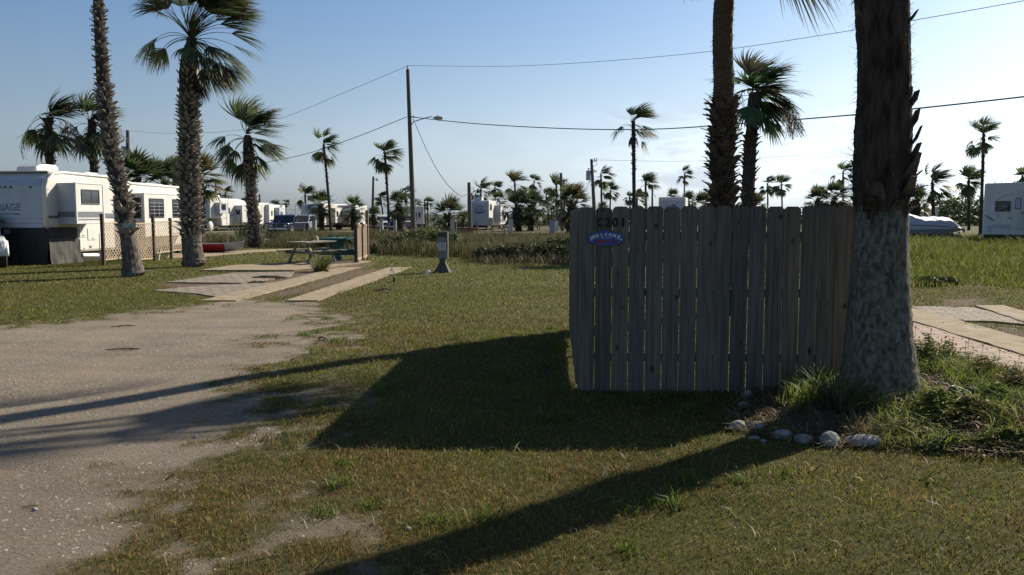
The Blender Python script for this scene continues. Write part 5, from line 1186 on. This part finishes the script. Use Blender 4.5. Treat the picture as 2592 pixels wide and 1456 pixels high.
text_mesh('THE', .13, K['stripe'], 'lettering', rv, face_m((-.014, 2.25, 2.25), (0, -1, 0)), .001)
mb = MB(); mb.box(-.018, -.012, 1.0, 2.5, 1.76, 1.80); mb.box(-.018, -.012, 1.0, 1.25, 1.735, 1.76); mb.build('stripe', K['stripe'], nose)
mb = MB(); mb.box(-.018, -.012, .16, 2.38, 1.43, 1.445); mb.box(-.018, -.012, .16, 2.38, 1.60, 1.612); mb.build('panel_seam', K['stripe'], nose)
mb = MB(); mb.box(-.02, -.012, 1.55, 1.8, 1.49, 1.52); mb.build('badge', K['frame'], nose)
# slide outs
def slide(parent, x0, x1, z0, z1, dep, m='white'):
    so_ = thing_part('slide_out', parent)
    mb = MB(); mb.box(x0, x1, -dep, .02, z0, z1); mb.build('slide_body', K[m], so_, bevel=.02)
    mb = MB(); mb.box(x0-.02, x0+.05, -dep-.02, -dep+.04, z0, z1+.02); mb.box(x1-.05, x1+.02, -dep-.02, -dep+.04, z0, z1+.02); mb.box(x0, x1, -dep-.02, -dep+.04, z1-.03, z1+.02); mb.build('slide_trim', K['white'], so_, bevel=.01)
    return so_
s1 = slide(rv, .6, 2.2, 1.42, 2.88, .7)
mb = MB(); mb.box(.592, .6, -.66, .0, 1.46, 2.86); mb.build('end_panel', K['rvgrey'], s1)
rv_window(s1, .9, 1.95, 2.12, 2.66, -.7, split=.55)
mb = MB(); mb.box(.62, 2.18, -.712, -.704, 1.66, 1.86); mb.box(.62, 2.18, -.713, -.704, 1.56, 1.60); mb.box(.585, .592, -.66, 0, 1.66, 1.86); mb.build('stripe', K['stripe'], s1)
s2 = slide(rv, 4.8, 8.85, .85, 2.62, .75)
mb = MB(); mb.box(4.79, 4.80, -.70, -.02, .9, 2.58); mb.build('end_panel', K['rvgrey'], s2)
rv_window(s2, -.62, -.12, 1.6, 2.45, 0, axis='y', X=4.79)
rv_window(s2, 5.15, 6.25, 1.62, 2.42, -.75, blinds=True); rv_window(s2, 6.95, 8.2, 1.62, 2.42, -.75, blinds=True)
rv_window(rv, 2.45, 3.1, 2.2, 2.68, 0); rv_window(rv, 3.9, 4.4, 1.6, 2.5, 0)
mb = MB(); mb.box(.08, .6, -.012, -.003, 1.62, 1.72); mb.box(2.2, 4.78, -.012, -.003, 1.62, 1.80); mb.build('stripe', K['stripe'], rv)
mb = MB(); mb.box(.12, 2.2, -.010, -.003, 2.62, 2.66); mb.build('awning_rail', K['white'], rv)
for (a, b, c_, e) in ((1.72, 2.12, .45, .86), (2.2, 2.75, .80, 1.24), (1.72, 2.1, .92, 1.22), (2.9, 3.8, .45, 1.05)):
    mb = MB(); mb.box(a, b, -.02, -.003, c_, e); hd = mb.build('baggage_door', K['white'], rv, bevel=.012)
    mb = MB(); mb.box((a+b)/2-.03, (a+b)/2+.03, -.032, -.022, c_+.04, c_+.07); mb.build('handle', K['frame'], hd)
mb = MB(); mb.box(2.3, 2.42, -.03, -.003, .52, .60); mb.build('outlet', K['galv'], rv)
mb = MB(); mb.tube([(1.7, -.1, .25), (2.4, -.25, .22)], .07, 8); mb.build('sewer_pipe', K['wpaint'], rv)
# skirt cloth under the nose
def cloth(mb, a, b, z1, n=40, m_=10, amp=.04, flare=.12, seed=1):
    rng = random.Random(seed); a = Vector(a); b = Vector(b); d_ = (b-a); nr_ = Vector((d_.y, -d_.x, 0)).normalized(); i0 = len(mb.v)
    ph = [rng.uniform(0, 6.28) for _ in range(4)]
    for j in range(m_+1):
        v = j/m_
        for i in range(n+1):
            u = i/n; w_ = amp*v*(sin(u*9+ph[0]+v*4)+.5*sin(u*19+ph[1]-v*6)+.3*sin(u*37+v*3)); q = a+d_*u+nr_*(w_+flare*v*v); mb.v.append((q.x, q.y, z1*(1-v)+.01))
    for j in range(m_):
        for i in range(n): mb.face(i0+j*(n+1)+i, i0+j*(n+1)+i+1, i0+(j+1)*(n+1)+i+1, i0+(j+1)*(n+1)+i)
mb = MB(); cloth(mb, (0, 2.5, 0), (0, .0, 0), 1.30, flare=.06, amp=.02); mb.build('front_skirt', K['black'], rv, smooth=True)
mb = MB(); cloth(mb, (.02, -.01, 0), (1.66, -.01, 0), .98, flare=.12, amp=.035, seed=3); mb.build('side_skirt', K['cloth'], rv, smooth=True)
mb = MB(); mb.box(1.62, 8.9, .1, Wd-.1, .02, .36); mb.build('underbody', K['dark'], rv)
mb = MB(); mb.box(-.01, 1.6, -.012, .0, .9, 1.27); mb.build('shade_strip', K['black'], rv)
wheel(rv, 6.0, .15, .38); wheel(rv, 6.85, .15, .38)
# --- generic white trailer
def trailer(label, near, farp, W_=2.4, H=3.3, kind='fifth', m='white', parts=(), fmat='rvgrey', nose=True, name='travel_trailer', group='trailers on the lots', zlo=.55):
    r_, L = rv_root(name, label, 'trailer', near, farp, group)
    if kind == 'fifth': prof = [(0, 1.35), (2.2, 1.35), (2.3, zlo), (L, zlo), (L, H-.35), (L*.62, H-.30), (L*.45, H), (.25, H), (0, H-.25)]
    elif kind == 'bumper': prof = [(.35, zlo), (L, zlo), (L, H), (.5, H), (.12, H-.35), (0, H*.55), (.05, zlo+.25)]
    else: prof = [(0, zlo), (L, zlo), (L, H), (0, H)]
    body(r_, prof, W_, m, .09)
    z0 = 1.4 if kind == 'fifth' else zlo+.1
    mb = MB()
    if kind != 'bumper': mb.box(-.012, -.002, .15, W_-.15, z0, H-.32); mb.build('front_panel', K[fmat], r_)
    mb = MB(); mb.box(.3, L-.1, .2, W_-.2, zlo-.25, zlo); mb.build('underbody', K['dark'], r_)
    for x in (L*.62, L*.62+.85): wheel(r_, x, .14, .36)
    if kind == 'fifth':
        mb = MB(); mb.box(1.2, 1.35, .5, .65, 0, 1.35); mb.box(1.2, 1.35, W_-.65, W_-.5, 0, 1.35); mb.build('landing_leg', K['galv'], r_)
    else:
        mb = MB(); mb.beam((.4, W_/2-.4, .5), (-1.0, W_/2, .45), .08, .1); mb.beam((.4, W_/2+.4, .5), (-1.0, W_/2, .45), .08, .1); mb.build('hitch', K['dark'], r_)
    return r_, L
def door(parent, x0, x1, z0, z1, y=-.003, m='white', win=True):
    mb = MB(); mb.box(x0, x1, y-.02, y, z0, z1); d_ = mb.build('door', K[m], parent, bevel=.008)
    if win: mb = MB(); mb.box(x0+.12, x1-.12, y-.028, y-.02, z0+(z1-z0)*.62, z1-.12); mb.build('pane', K['glass'], d_)
    mb = MB(); mb.box(x1-.10, x1-.05, y-.05, y-.02, z0+(z1-z0)*.45, z0+(z1-z0)*.52); mb.build('handle', K['frame'], d_)
    return d_
def swoosh(parent, pts, w, m, y=-.004, name='graphic'):
    mb = MB(); b = 0; n = len(pts)
    for i, (x, z) in enumerate(pts):
        ww = w*sin(pi*(i+.5)/n)+.01; mb.v += [(x, y-.004, z-ww/2), (x, y-.004, z+ww/2)]
    for i in range(n-1): mb.face(2*i, 2*i+2, 2*i+3, 2*i+1)
    mb.build(name, K[m], parent)
# second white fifth wheel behind stout trunk
r_, L = trailer('white fifth wheel trailer with grey slide fronts between the stout trunk and brush edge palm', Vector((gx(532, 86), 86, 0)), Vector((gx(682, 99), 99, 0)), 2.5, 3.45)
ac_unit(r_, 2.6, 1.2, 3.45, 1.0, .7, .35)
s_ = slide(r_, .9, 2.6, 1.85, 3.0, .6, 'rvgrey'); rv_window(s_, 1.2, 2.1, 2.2, 2.85, -.6)
s_ = slide(r_, 5.0, 9.5, .9, 2.75, .9); mb = MB(); mb.box(4.985, 5.0, -.86, 0, .92, 2.72); mb.build('end_panel', K['rvgrey'], s_); rv_window(s_, -.7, -.2, 1.75, 2.3, 0, axis='y', X=4.985); rv_window(s_, 6, 7.2, 1.5, 2.2, -.9); rv_window(s_, 7.8, 9, 1.5, 2.2, -.9)
rv_window(r_, 10.2, 11.2, 1.7, 2.4, 0); door(r_, 3.3, 4.1, .75, 2.6)
swoosh(r_, [(.4+i*.35, 1.5+.02*i*i) for i in range(12)], .22, 'rvgrey'); swoosh(r_, [(2.6+i*.3, 1.3+.06*i) for i in range(9)], .12, 'stripe')
mb = MB(); mb.ball((.5, .35, .55), .5, .25, .55, 12, 8); mb.build('covered_hitch', K['cream'], r_, smooth=True)
# smaller trailer further right
r_, L = trailer('small white trailer with tan slide seen just right of the brush edge palm', Vector((gx(682, 98), 98, 0)), Vector((gx(722, 108), 108, 0)), 2.4, 2.95, 'box'); rv_window(r_, 1, 1.8, 1.6, 2.2, 0); s_ = slide(r_, 3, 6, .8, 2.6, .6, 'rvgrey'); rv_window(s_, 3.6, 5, 1.5, 2.1, -.6); rv_window(r_, .5, 1.2, 1.6, 2.2, 0, axis='y', X=-.012)
# striped travel trailer 805-880
r_, L = trailer('cream travel trailer with twin side windows left of the lattice screen', Vector((gx(812, 92), 92, 0)), Vector((gx(882, 100), 100, 0)), 2.4, 2.95, 'bumper', 'cream')
ac_unit(r_, 2.0, 1.2, 2.95, .9, .7, .28); rv_window(r_, 1.1, 1.6, 1.5, 2.2, 0); s_ = slide(r_, 2.4, 5.4, .8, 2.5, .7, 'cream'); rv_window(s_, 2.8, 3.3, 1.5, 2.1, -.7); rv_window(s_, 4.0, 4.5, 1.5, 2.1, -.7); door(r_, 6.1, 6.8, .7, 2.5); rv_window(r_, 7.4, 7.9, 1.5, 2.2, 0)
swoosh(s_, [(2.6+i*.3, 1.15+.02*i*i) for i in range(9)], .14, 'stripe', -.704); swoosh(r_, [(.5+i*.2, 1.2+.03*i*i) for i in range(6)], .14, 'stripe')
# rounded trailer 890-925
r_, L = trailer('small rounded cream trailer just behind the top of the lattice screen', Vector((gx(893, 96), 96, 0)), Vector((gx(930, 101), 101, 0)), 2.3, 2.85, 'bumper', 'cream', fmat='cream')
rv_window(r_, .5, 1.1, 1.5, 2.0, 0); s_ = slide(r_, 1.3, 2.0, .8, 2.3, .4, 'rvgrey'); rv_window(r_, 2.2, 2.7, 1.5, 2.1, 0)
# trailer 1050-1075 with lit end, right of light pole
r_, L = trailer('small trailer with dark roofed side directly right of the tall light pole', Vector((gx(1017, 98), 98, 0)), Vector((gx(1074, 99.5), 99.5, 0)), 2.3, 2.75, 'box', 'cream', fmat='cream')
rv_window(r_, 1.5, 1.9, 1.4, 2.0, 0); rv_window(r_, 2.15, 2.4, 1.4, 2.0, 0); mb = MB(); mb.box(.0, 1.15, -.03, -.003, .6, 2.7); mb.build('side_panel', K['rvgrey'], r_); swoosh(r_, [(1.2+i*.2, .9+.02*i*i) for i in range(7)], .12, 'stripe', -.03)
# middle fifth wheel with front logo
r_, L = trailer('white trailer with blue oval emblem on grey front, right of dark short pole', Vector((gx(1238, 92), 92, 0)), Vector((gx(1284, 103.5), 103.5, 0)), 2.15, 3.3)
ac_unit(r_, .4, 1.3, 3.3, 1.0, .8, .4); rv_window(r_, .5, 1.5, 2.2, 2.9, 0); s_ = slide(r_, 3.2, 6.8, .9, 2.8, .7); mb = MB(); mb.box(3.185, 3.2, -.66, 0, .92, 2.76); mb.build('end_panel', K['rvgrey'], s_); rv_window(s_, 4, 5.4, 1.6, 2.3, -.7); rv_window(r_, 9, 9.8, 1.5, 2.3, 0)
mb = MB(); k = 24
for i in range(k): a = 2*pi*i/k; mb.v.append((-.016, 1.1+.62*cos(a), 2.1+.24*sin(a)))
mb.face(*range(k)); mb.build('emblem', K['sblue'], r_)
mb = MB(); k = 24
for i in range(k): a = 2*pi*i/k; mb.v.append((-.019, 1.1+.66*cos(a), 2.24+.17*sin(a)))
mb.face(*range(k)); mb.build('emblem_inner', K['rvgrey'], r_)
mb = MB()
for i in range(6): y = .6+i*.17; mb.box(-.024, -.020, y, y+.11, 2.2+.04*(i % 2), 2.34+.06*(i % 3)); 
mb.build('emblem_mark', K['sblue'], r_)
mb = MB(); mb.ball((-.018, 1.0, 2.66), .004, .25, .05, 12, 6); mb.ball((-.018, 1.35, 2.58), .004, .2, .03, 12, 6); mb.build('emblem_mark', K['sblue'], r_)
mb = MB(); mb.box(-.02, -.004, .05, 2.1, .55, 1.4); mb.build('front_skirt', K['rvgrey'], r_)
# box trailer over fence
r_, L = trailer('plain white box trailer top showing above the middle of the picket fence', Vector((gx(1735, 78), 78, 0)), Vector((gx(1741, 86), 86, 0)), 2.5, 3.38, 'box')
mb = MB(); mb.box(-.016, -.012, .9, 1.3, 2.50, 2.70); mb.build('lettering_block', K['sblue'], r_); mb = MB()
for i in range(8): mb.box(-.016, -.012, 1.35+i*.07, 1.40+i*.07, 2.52, 2.60)
mb.build('lettering', K['sblue'], r_)
# two-tone trailer behind boat
r_, L = trailer('pale small trailer behind the covered boat, with one dark window', Vector((gx(2298, 96), 96, 0)), Vector((gx(2375, 97), 97, 0)), 2.3, 2.7, 'box', 'cream'); rv_window(r_, 2.2, 2.9, 1.6, 2.2, 0); mb = MB(); mb.box(-.1, 1.7, .1, 2.2, 2.7, 2.95); mb.build('raised_roof', K['white'], r_, bevel=.03)
# right edge motorhome
n_ = Vector((gx(2490, 47), 47, 0)); f_ = Vector((gx(2700, 44.5), 44.5, 0))
r_, L = rv_root('travel_trailer', 'large trailer with grey swoosh graphics cut off by the right edge of the photo', 'trailer', n_, f_)
body(r_, [(0, .62), (8.5, .62), (8.5, 3.62), (0, 3.50)], 2.5, 'white', .04)
rv_window(r_, .55, 1.3, 1.92, 2.5, 0); d_ = door(r_, 1.40, 1.95, .95, 2.78, win=False)
mb = MB(); mb.box(1.52, 1.80, -.034, -.024, 2.05, 2.66); fw = mb.build('window', K['frame'], d_); mb = MB(); mb.box(1.555, 1.765, -.04, -.035, 2.09, 2.62); mb.build('pane', K['rvgrey'], fw)
swoosh(r_, [(1.45-.09*i, 2.88-.0035*i*i*1.1) for i in range(13)], .12, 'rvgrey'); swoosh(r_, [(.22+.03*i*0+.02*i, 2.65-.07*i) for i in range(6)], .16, 'rvgrey')
swoosh(r_, [(.05+i*.08, 1.72-.05*i) for i in range(8)], .10, 'stripe'); swoosh(r_, [(1.2+i*.1, 1.60-.045*i) for i in range(8)], .09, 'stripe'); swoosh(r_, [(2.0+i*.1, 2.3-.07*i) for i in range(8)], .12, 'stripe')
mb = MB(); mb.tube([(.7, -.12, 1.55), (.72, -.2, 1.95), (.98, -.28, 2.15)], .02, 6); ar = mb.build('mirror_arm', K['galv'], r_); mb = MB(); mb.ball((1.08, -.28, 2.18), .18, .05, .11, 12, 8); mb.build('mirror', K['boxgrey'], ar, smooth=True)
mb = MB(); mb.box(.22, .42, -.02, -.003, .75, 1.15); mb.box(.45, 1.35, -.02, -.003, .98, 1.2); mb.build('baggage_door', K['rvgrey'], r_)
mb = MB(); mb.box(.02, 8.4, .1, 2.4, .3, .62); mb.build('underbody', K['dark'], r_)
for x in (.1, .45): 
    mb = MB(); mb.tube([(x, .3, 3.5), (x, .3, 3.72), (x+.3, .3, 3.72), (x+.3, .3, 3.5)], .015, 6); mb.build('roof_rail', K['galv'], r_)
s_ = slide(r_, 2.05, 6, .95, 3.2, .5); rv_window(s_, 2.6, 3.8, 1.9, 2.6, -.5)
wheel(r_, 4.8, .15, .4); mb = MB(); mb.box(-.02, .04, -.02, .05, .0, 3.45); mb.build('corner_trim', K['wpaint'], r_)
# boat under cover
p = G(2296, 616); p.y = 50; p.x = gx(2235, 50); bt = thing('covered_boat', 'boat on a trailer under a blue and white tarpaulin beyond the huge trunk', 'boat', (p.x, p.y, 0), 0)
def loft(mb, secs):      # sections: (x, [(y,z)...])
    b = len(mb.v); k = len(secs[0][1])
    for x, ps in secs:
        for y, z in ps: mb.v.append((x, y, z))
    for i in range(len(secs)-1):
        for j in range(k-1): mb.face(b+i*k+j, b+i*k+j+1, b+(i+1)*k+j+1, b+(i+1)*k+j)
rng = random.Random(2)
secs = []
for i in range(25):
    u = i/24; x = u*4.55; wd = 1.1*(1-max(0, u-.72)**1.6*2.2); zt_ = 1.62+.36*math.exp(-((u-.20)/.16)**2)-max(0, u-.84)*4.2+.025*sin(i*2.1)+.02*sin(i*.9); zr = zt_-.22
    secs.append((x, [(-wd, .82+.12*u), (-wd*.97, zr-.12), (-wd*.85, zr), (-wd*.3, zt_-.03), (0, zt_), (wd*.3, zt_-.03), (wd*.85, zr), (wd, .85)]))
mb = MB(); loft(mb, [(x, ps[:3]) for x, ps in secs]); mb.build('cover_side', K['cover'], bt, smooth=True)
mb = MB(); loft(mb, [(x, ps[2:]) for x, ps in secs]); mb.face(*[len(mb.v)-k-1 for k in range(6)]); mb.build('cover_top', K['coverw'], bt, smooth=True)
mb = MB(); loft(mb, [(x, [(-w_*.2, .45+.3*max(0, x-3)/1.5), (-w_*.85, .62+.2*max(0, x-3)/1.5), (-w_, .86+.12*x/4.5), (w_, .86), (w_*.2, .45)]) for x, w_ in [(i*.3, 1.1*(1-max(0, i/15-.72)**1.5*2.4)) for i in range(16)]]); mb.build('hull', K['hull'], bt)
mb = MB(); mb.box(.2, 5.1, -.5, -.42, .38, .46); mb.box(.2, 5.1, .42, .5, .38, .46); mb.build('trailer_frame', K['galv'], bt); wheel(bt, 1.6, -.95, .33); 
mb = MB(); mb.tube([(i*.3, -1.12*(1-max(0, i/15-.72)**1.6*2.2), 1.05+.08*sin(i*.3)) for i in range(15)], .015, 5); mb.build('rope', K['frame'], bt)
# junk beyond boat
p = G(2440, 618); p.y = 48; p.x = gx(2418, 48); jk = thing('utility_cart', 'brown upturned cart beside the bow of the covered boat', 'cart', p); mb = MB(); mb.prism([(0, 0), (.7, 0), (.45, .55), (.1, .6)], 0, .7); mb.build('body', K['post'], jk); mb = MB(); mb.tube([(-.5, 0, .12), (-.1, 0, .35), (.25, 0, .75), (.6, 0, .1)], .05, 6); mb.build('frame', K['lattice'], jk)
# --- vehicles
def car(label, near, farp, col_, kind='suv', name='parked_car', cat='car', W_=1.9, wf=None):
    d_ = farp-near; r_ = thing(name, label, cat, (near.x, near.y, 0), math.atan2(d_.y, d_.x), 'vehicles on the lots'); L = d_.length
    mb = MB(); n = 10
    low = [(0, .42), (.04, .75), (.15, .98), (L, .98), (L, .42)] if kind != 'suv' else [(0, .42), (.04, .8), (.12, 1.05), (L, 1.0), (L, .42)]
    lower = [(0.03, .38), (0, .62), (.05, .88), (.14, .98), (L*.28, 1.06), (L-.06, 1.05), (L, .8), (L-.02, .38)]
    mb.prism(lower, 0, W_); mb.build('body', K[col_], r_, bevel=.06)
    if kind == 'suv': cab = [(L*.26, 1.05), (L*.40, 1.66), (L*.46, 1.74), (L*.92, 1.74), (L*.97, 1.62), (L-.05, 1.05)]
    else: cab = [(L*.26, 1.05), (L*.37, 1.66), (L*.42, 1.74), (L*.60, 1.74), (L*.63, 1.66), (L*.645, 1.05)]
    mb = MB(); mb.prism(cab, .1, W_-.1); mb.build('cab', K[col_], r_, bevel=.05)
    for y0, y1 in ((.085, .098), (W_-.098, W_-.085)):
        x = cab[0][0]; e = cab[-1][0]; mb = MB(); sh = [(x+.22, 1.1), (cab[1][0]+.03, 1.58), (cab[3][0]-.05, 1.62), (e-.12, 1.1)]; mb.prism(sh, y0, y1); mb.build('side_window', K['glass'], r_)
    mb = MB(); a, b = Vector((cab[0][0]-.012, 0, 1.1)), Vector((cab[1][0]-.012, 0, 1.62)); mb.quad((a.x+.03, .2, a.z), (a.x+.03, W_-.2, a.z), (b.x-.02, W_-.25, b.z), (b.x-.02, .25, b.z)); mb.build('windscreen', K['glass'], r_)
    for y in (.12, W_-.38):
        mb = MB(); mb.box(-.012, .05, y, y+.26, .68, .84); mb.build('headlight', K['headlens'], r_, bevel=.01)
        mb = MB(); mb.box(L-.05, L+.01, y, y+.2, .70, .95); mb.build('tail_light', K['lens'], r_)
    mb = MB(); mb.box(-.05, .08, .08, W_-.08, .40, .58); mb.build('bumper', K['alu'], r_, bevel=.02)
    mb = MB(); mb.box(-.015, .03, .45, W_-.45, .64, .86); mb.build('grille', K['frame'], r_)
    for x in (wf or L*.19, L*.80):
        wheel(r_, x, .10, .38, side=-1); wheel(r_, x, W_-.10, .38, side=1)
    for y, s in ((0, -1), (W_, 1)):
        mb = MB(); mb.box(L*.30, L*.30+.16, min(y, y+s*.2), max(y, y+s*.2), 1.08, 1.26); mb.build('mirror', K['frame'], r_, bevel=.02)
    mb = MB(); mb.box(.3, L-.3, .2, W_-.2, .28, .42); mb.build('underbody', K['dark'], r_)
    return r_
def V2(px, Y): return Vector((gx(px, Y), Y, 0))
e = Vector((gx(12, 27.2), 27.2, 0)); tk = car('white pickup truck at the far left edge, only its fender and wheel in view', e, e+Vector((-.55, .835, 0))*5.3, 'wpaint', 'pickup', 'pickup_truck', 'truck', 1.95, .44)
mb = MB(); mb.tube([(.44+.46*cos(k*pi/12), -.02, .40+.46*sin(k*pi/12)) for k in range(13)], .05, 6); mb.build('fender', K['wpaint'], tk, smooth=True)
car('dark navy pickup parked behind the brush, left of the striped trailer', V2(717, 78), V2(775, 83), 'navy', 'pickup', 'pickup_truck', 'truck')
car('dark navy van in front of the dark pickup beyond the picnic tables', V2(728, 74), V2(782, 78), 'navy', 'suv', 'parked_van', 'van')
car('silver car right of the dark van behind the brush', V2(777, 84), V2(800, 88), 'silver', 'suv')
car('white pickup between the thin palm and fan palm near the light pole', V2(1002, 90), V2(972, 95), 'wpaint', 'pickup', 'pickup_truck', 'truck')
car('dark blue car half hidden at the left side of the light pole', V2(1018, 86), V2(1048, 88), 'navy', 'suv')

# ---------------------------------------------------------------- poles, wires
def pole(label, bpx, tpx, tpy, Y, r=.15, extra=None, group='utility poles', name='utility_pole'):
    b = V2(bpx, Y); t_ = at(tpx, tpy, Y); r_ = thing(name, label, 'pole', b, 0, group); t_ = t_-b
    mb = MB(); mb.tube([(0, 0, -.3), t_*.5, t_], [r*1.25, r*1.05, r*.8], 12); mb.build('shaft', K['pole'], r_); return r_, t_
LP, lt = pole('tallest dark wooden pole with a street light arm, standing left of centre', 1047, 1032, 176, 75, .19, group=None, name='light_pole')
mb = MB(); mb.cyl(lt+Vector((0, 0, -.05)), lt+Vector((0, 0, .35)), .06, 8); mb.build('insulator', K['galv'], LP)
a = at(1040, 318, 75)-LP.location
mb = MB(); mb.tube([a, a+Vector((.25, 0, .35)), a+Vector((1.6, 0, .75)), a+Vector((1.95, 0, .78))], .045, 8); arm = mb.build('arm', K['galv'], LP, smooth=True)
mb = MB(); mb.ball(a+Vector((2.45, 0, .68)), .48, .17, .15, 14, 8); mb.cyl(a+Vector((2.4, 0, .8)), a+Vector((2.4, 0, .95)), .05, 8); hd = mb.build('lamp_head', K['galv'], arm, smooth=True)
mb = MB(); mb.ball(a+Vector((2.55, 0, .55)), .27, .14, .13, 12, 8); mb.build('lens', K['signwhite'], arm, smooth=True)
mb = MB(); b = at(1038, 296, 75)-LP.location; mb.tube([b, b+Vector((.35, 0, .02))], .04, 6); mb.ball(b+Vector((.35, 0, .02)), .09, .09, .12, 8, 6); mb.build('bracket', K['galv'], LP)
r_, t_ = pole('pole with arm left of the thin palm near the light pole', 942, 945, 447, 92, .14)
mb = MB(); mb.tube([t_+Vector((0, 0, -.4)), t_+Vector((.35, 0, -.25))], .03, 6); mb.ball(t_+Vector((.42, 0, -.35)), .14, .12, .14, 8, 6); mb.build('lamp', K['galv'], r_)
r_, t_ = pole('pole carrying a transformer can, above the picket fence number', 1508, 1497, 403, 80, .16)
mb = MB(); mb.cyl(t_+Vector((-.28, 0, -2.0)), t_+Vector((-.28, 0, -1.1)), .22, 14); mb.tube([t_+Vector((-.28, 0, -1.1)), t_+Vector((-.28, 0, -.85))], .05, 6); mb.build('transformer', K['galv'], r_)
mb = MB(); mb.beam(t_+Vector((-.1, 0, -.25)), t_+Vector((.5, 0, -.15)), .08, .08); 
for dx in (.3, .5): mb.tube([t_+Vector((dx, 0, -.2)), t_+Vector((dx, 0, .12))], .04, 6)
mb.build('bracket', K['galv'], r_)
mb = MB(); mb.tube([t_+Vector((.45, 0, -.2)), t_+Vector((.55, 0, -.5)), t_+Vector((.2, 0, -.7)), t_+Vector((-.28, 0, -.95))], .02, 4); mb.build('cable', K['wire'], r_)
r_, t_ = pole('leftmost pole with transformer, behind the left trailer roof', 324, 323, 330, 58, .14)
mb = MB(); mb.cyl(t_+Vector((-.3, 0, -1.7)), t_+Vector((-.3, 0, -1.1)), .18, 12); mb.build('transformer', K['galv'], r_)
pole('thin pole rising at the left of the second white trailer', 546, 546, 462, 95, .13)
pole('short pole against the sky right of the brush edge palm', 657, 657, 492, 110, .14)
pole('thin pipe like pole in the palms right of the tallest lone palm', 1652, 1651, 472, 100, .12)
pole('pole rising through the leafy clump left of the fence corner', 1424, 1420, 438, 88, .16)
SP, t_ = pole('short thick dark pole with looped meter cable left of the middle trailer', 1190, 1187, 462, 80, .19)
mb = MB(); mb.tube([t_+Vector((.2, 0, -.55)), t_+Vector((.42, 0, -.5)), t_+Vector((.5, 0, -.9)), t_+Vector((.35, 0, -1.15)), t_+Vector((.1, 0, -1.1))], .025, 6); mb.build('meter_loop', K['wire'], SP)
r_ = thing('antenna_mast', 'thin television antenna on the horizon left of the bushy palm', 'antenna', V2(748, 100)); mb = MB(); z = at(748, 515, 100).z; mb.tube([(0, 0, 0), (0, 0, z)], .05, 6); mb.build('mast', K['galv'], r_); mb = MB(); mb.beam((-.7, 0, z-.8), (.7, 0, z-.6), .05, .05)
for i in range(7): mb.beam((-.6+i*.2, -.4, z-.78+.03*i), (-.6+i*.2, .4, z-.78+.03*i), .03, .03)
mb.build('aerial', K['galv'], r_)
def wire(label, pts, r, sub=10):
    P_, _ = smoothpath([(*at(*p), 0) for p in pts], sub); o0 = P_[0]; mb = MB(); mb.tube([p-o0 for p in P_], r, 5); return tag(mb.build('power_line', K['wire'], loc=o0), label, 'wire', 'overhead wires')
wire('upper wire running from the light pole top to the top right corner', [(1032, 166, 75), (1270, 168, 66), (1500, 157, 58), (1800, 130, 50), (2170, 75, 40), (2592, 2, 32), (2900, -60, 28)], .014)
wire('thick lower wire from the light pole past the tallest lone palm to the right edge', [(1040, 296, 75), (1200, 313, 68), (1440, 326, 60), (1660, 327, 54), (1900, 311, 47), (2170, 290, 40), (2592, 245, 33), (2900, 205, 29)], .034)
wire('slack wire drooping from the light pole to the short dark pole', [(1045, 300, 75), (1085, 390, 76), (1125, 458, 77), (1165, 495, 78), (1185, 490, 79.5)], .03)
wire('wire sloping from the light pole down left behind the brush edge palm', [(1030, 296, 75), (880, 355, 80), (740, 398, 86), (560, 424, 95), (330, 430, 110)], .03)
wire('faint upper wire sloping left from the light pole top', [(1030, 168, 75), (870, 235, 78), (720, 297, 82), (600, 330, 90), (440, 338, 100), (330, 332, 110)], .016)
wire('faint far wire crossing the sky behind the transformer pole', [(1500, 405, 80), (1750, 408, 84), (2000, 395, 90), (2170, 380, 95), (2350, 368, 100)], .014)

# ---------------------------------------------------------------- small things on the lots
def small_ped(label, px, Y, w=.3, h=1.1, m='galv'):
    r_ = thing('electric_pedestal', label, 'pedestal', V2(px, Y), 0, 'small pedestals on the lots'); mb = MB(); mb.box(-w/2, w/2, -w/2, w/2, 0, h); mb.build('cabinet', K[m], r_, bevel=.02); mb = MB(); mb.box(-w/2-.02, w/2+.02, -w/2-.02, w/2+.02, h, h+.05); mb.build('cap', K['boxgrey'], r_)
for a in (('white pedestal at the foot of the thin palm by the light pole', 965, 84, .35, 1.3, 'white'), ('pale pedestal left of the light pole foot', 1000, 80, .25, 1.2, 'galv'), ('white box pedestal left of the short dark pole', 1147, 78, .5, 1.3, 'galv'), ('slim pale post before the white box pedestal', 1153, 66, .16, 1.15, 'tanpost'),
          ('grey pedestal right of the middle trailer', 1292, 80, .45, 1.3, 'galv'), ('slim pale post in front of the middle trailer', 1207, 66, .14, 1.1, 'tanpost'), ('white pedestal left of the fence corner', 1398, 58, .38, 1.35, 'galv'), ('small white pedestal far behind the fence corner', 1407, 88, .5, 1.1, 'white'),
          ('small white post behind the dark navy pickup', 795, 78, .35, 1.2, 'galv')): small_ped(*a)
def small_table(label, px, Y, rz=.3, m='tablewood'):
    o = copy_tree(t1); o['label'] = label; o.location = V2(px, Y); o.rotation_euler = (0, 0, rz)
small_table('distant picnic table left of the light pole behind the brush', 972, 72, 1.3); small_table('distant picnic table right of the middle trailer', 1285, 76, 1.4); small_table('distant dark picnic table right of the fan palm pair', 1372, 88, 1.3)
small_table('distant picnic table between light pole and free standing fan palm', 1080, 86, 1.2)
r_ = thing('brick_planter', 'low reddish round planter before the middle trailer front', 'planter', V2(1181, 72)); mb = MB(); mb.tube([(0, 0, 0), (0, 0, .55)], [1.0, .9], 20); mb.build('wall', K['tanpost'], r_); mb = MB(); mb.tube([(0, 0, .55), (0, 0, .62)], [1.05, 1.05], 20); mb.build('rim', K['maroon'], r_)
p = G(2418, 612)
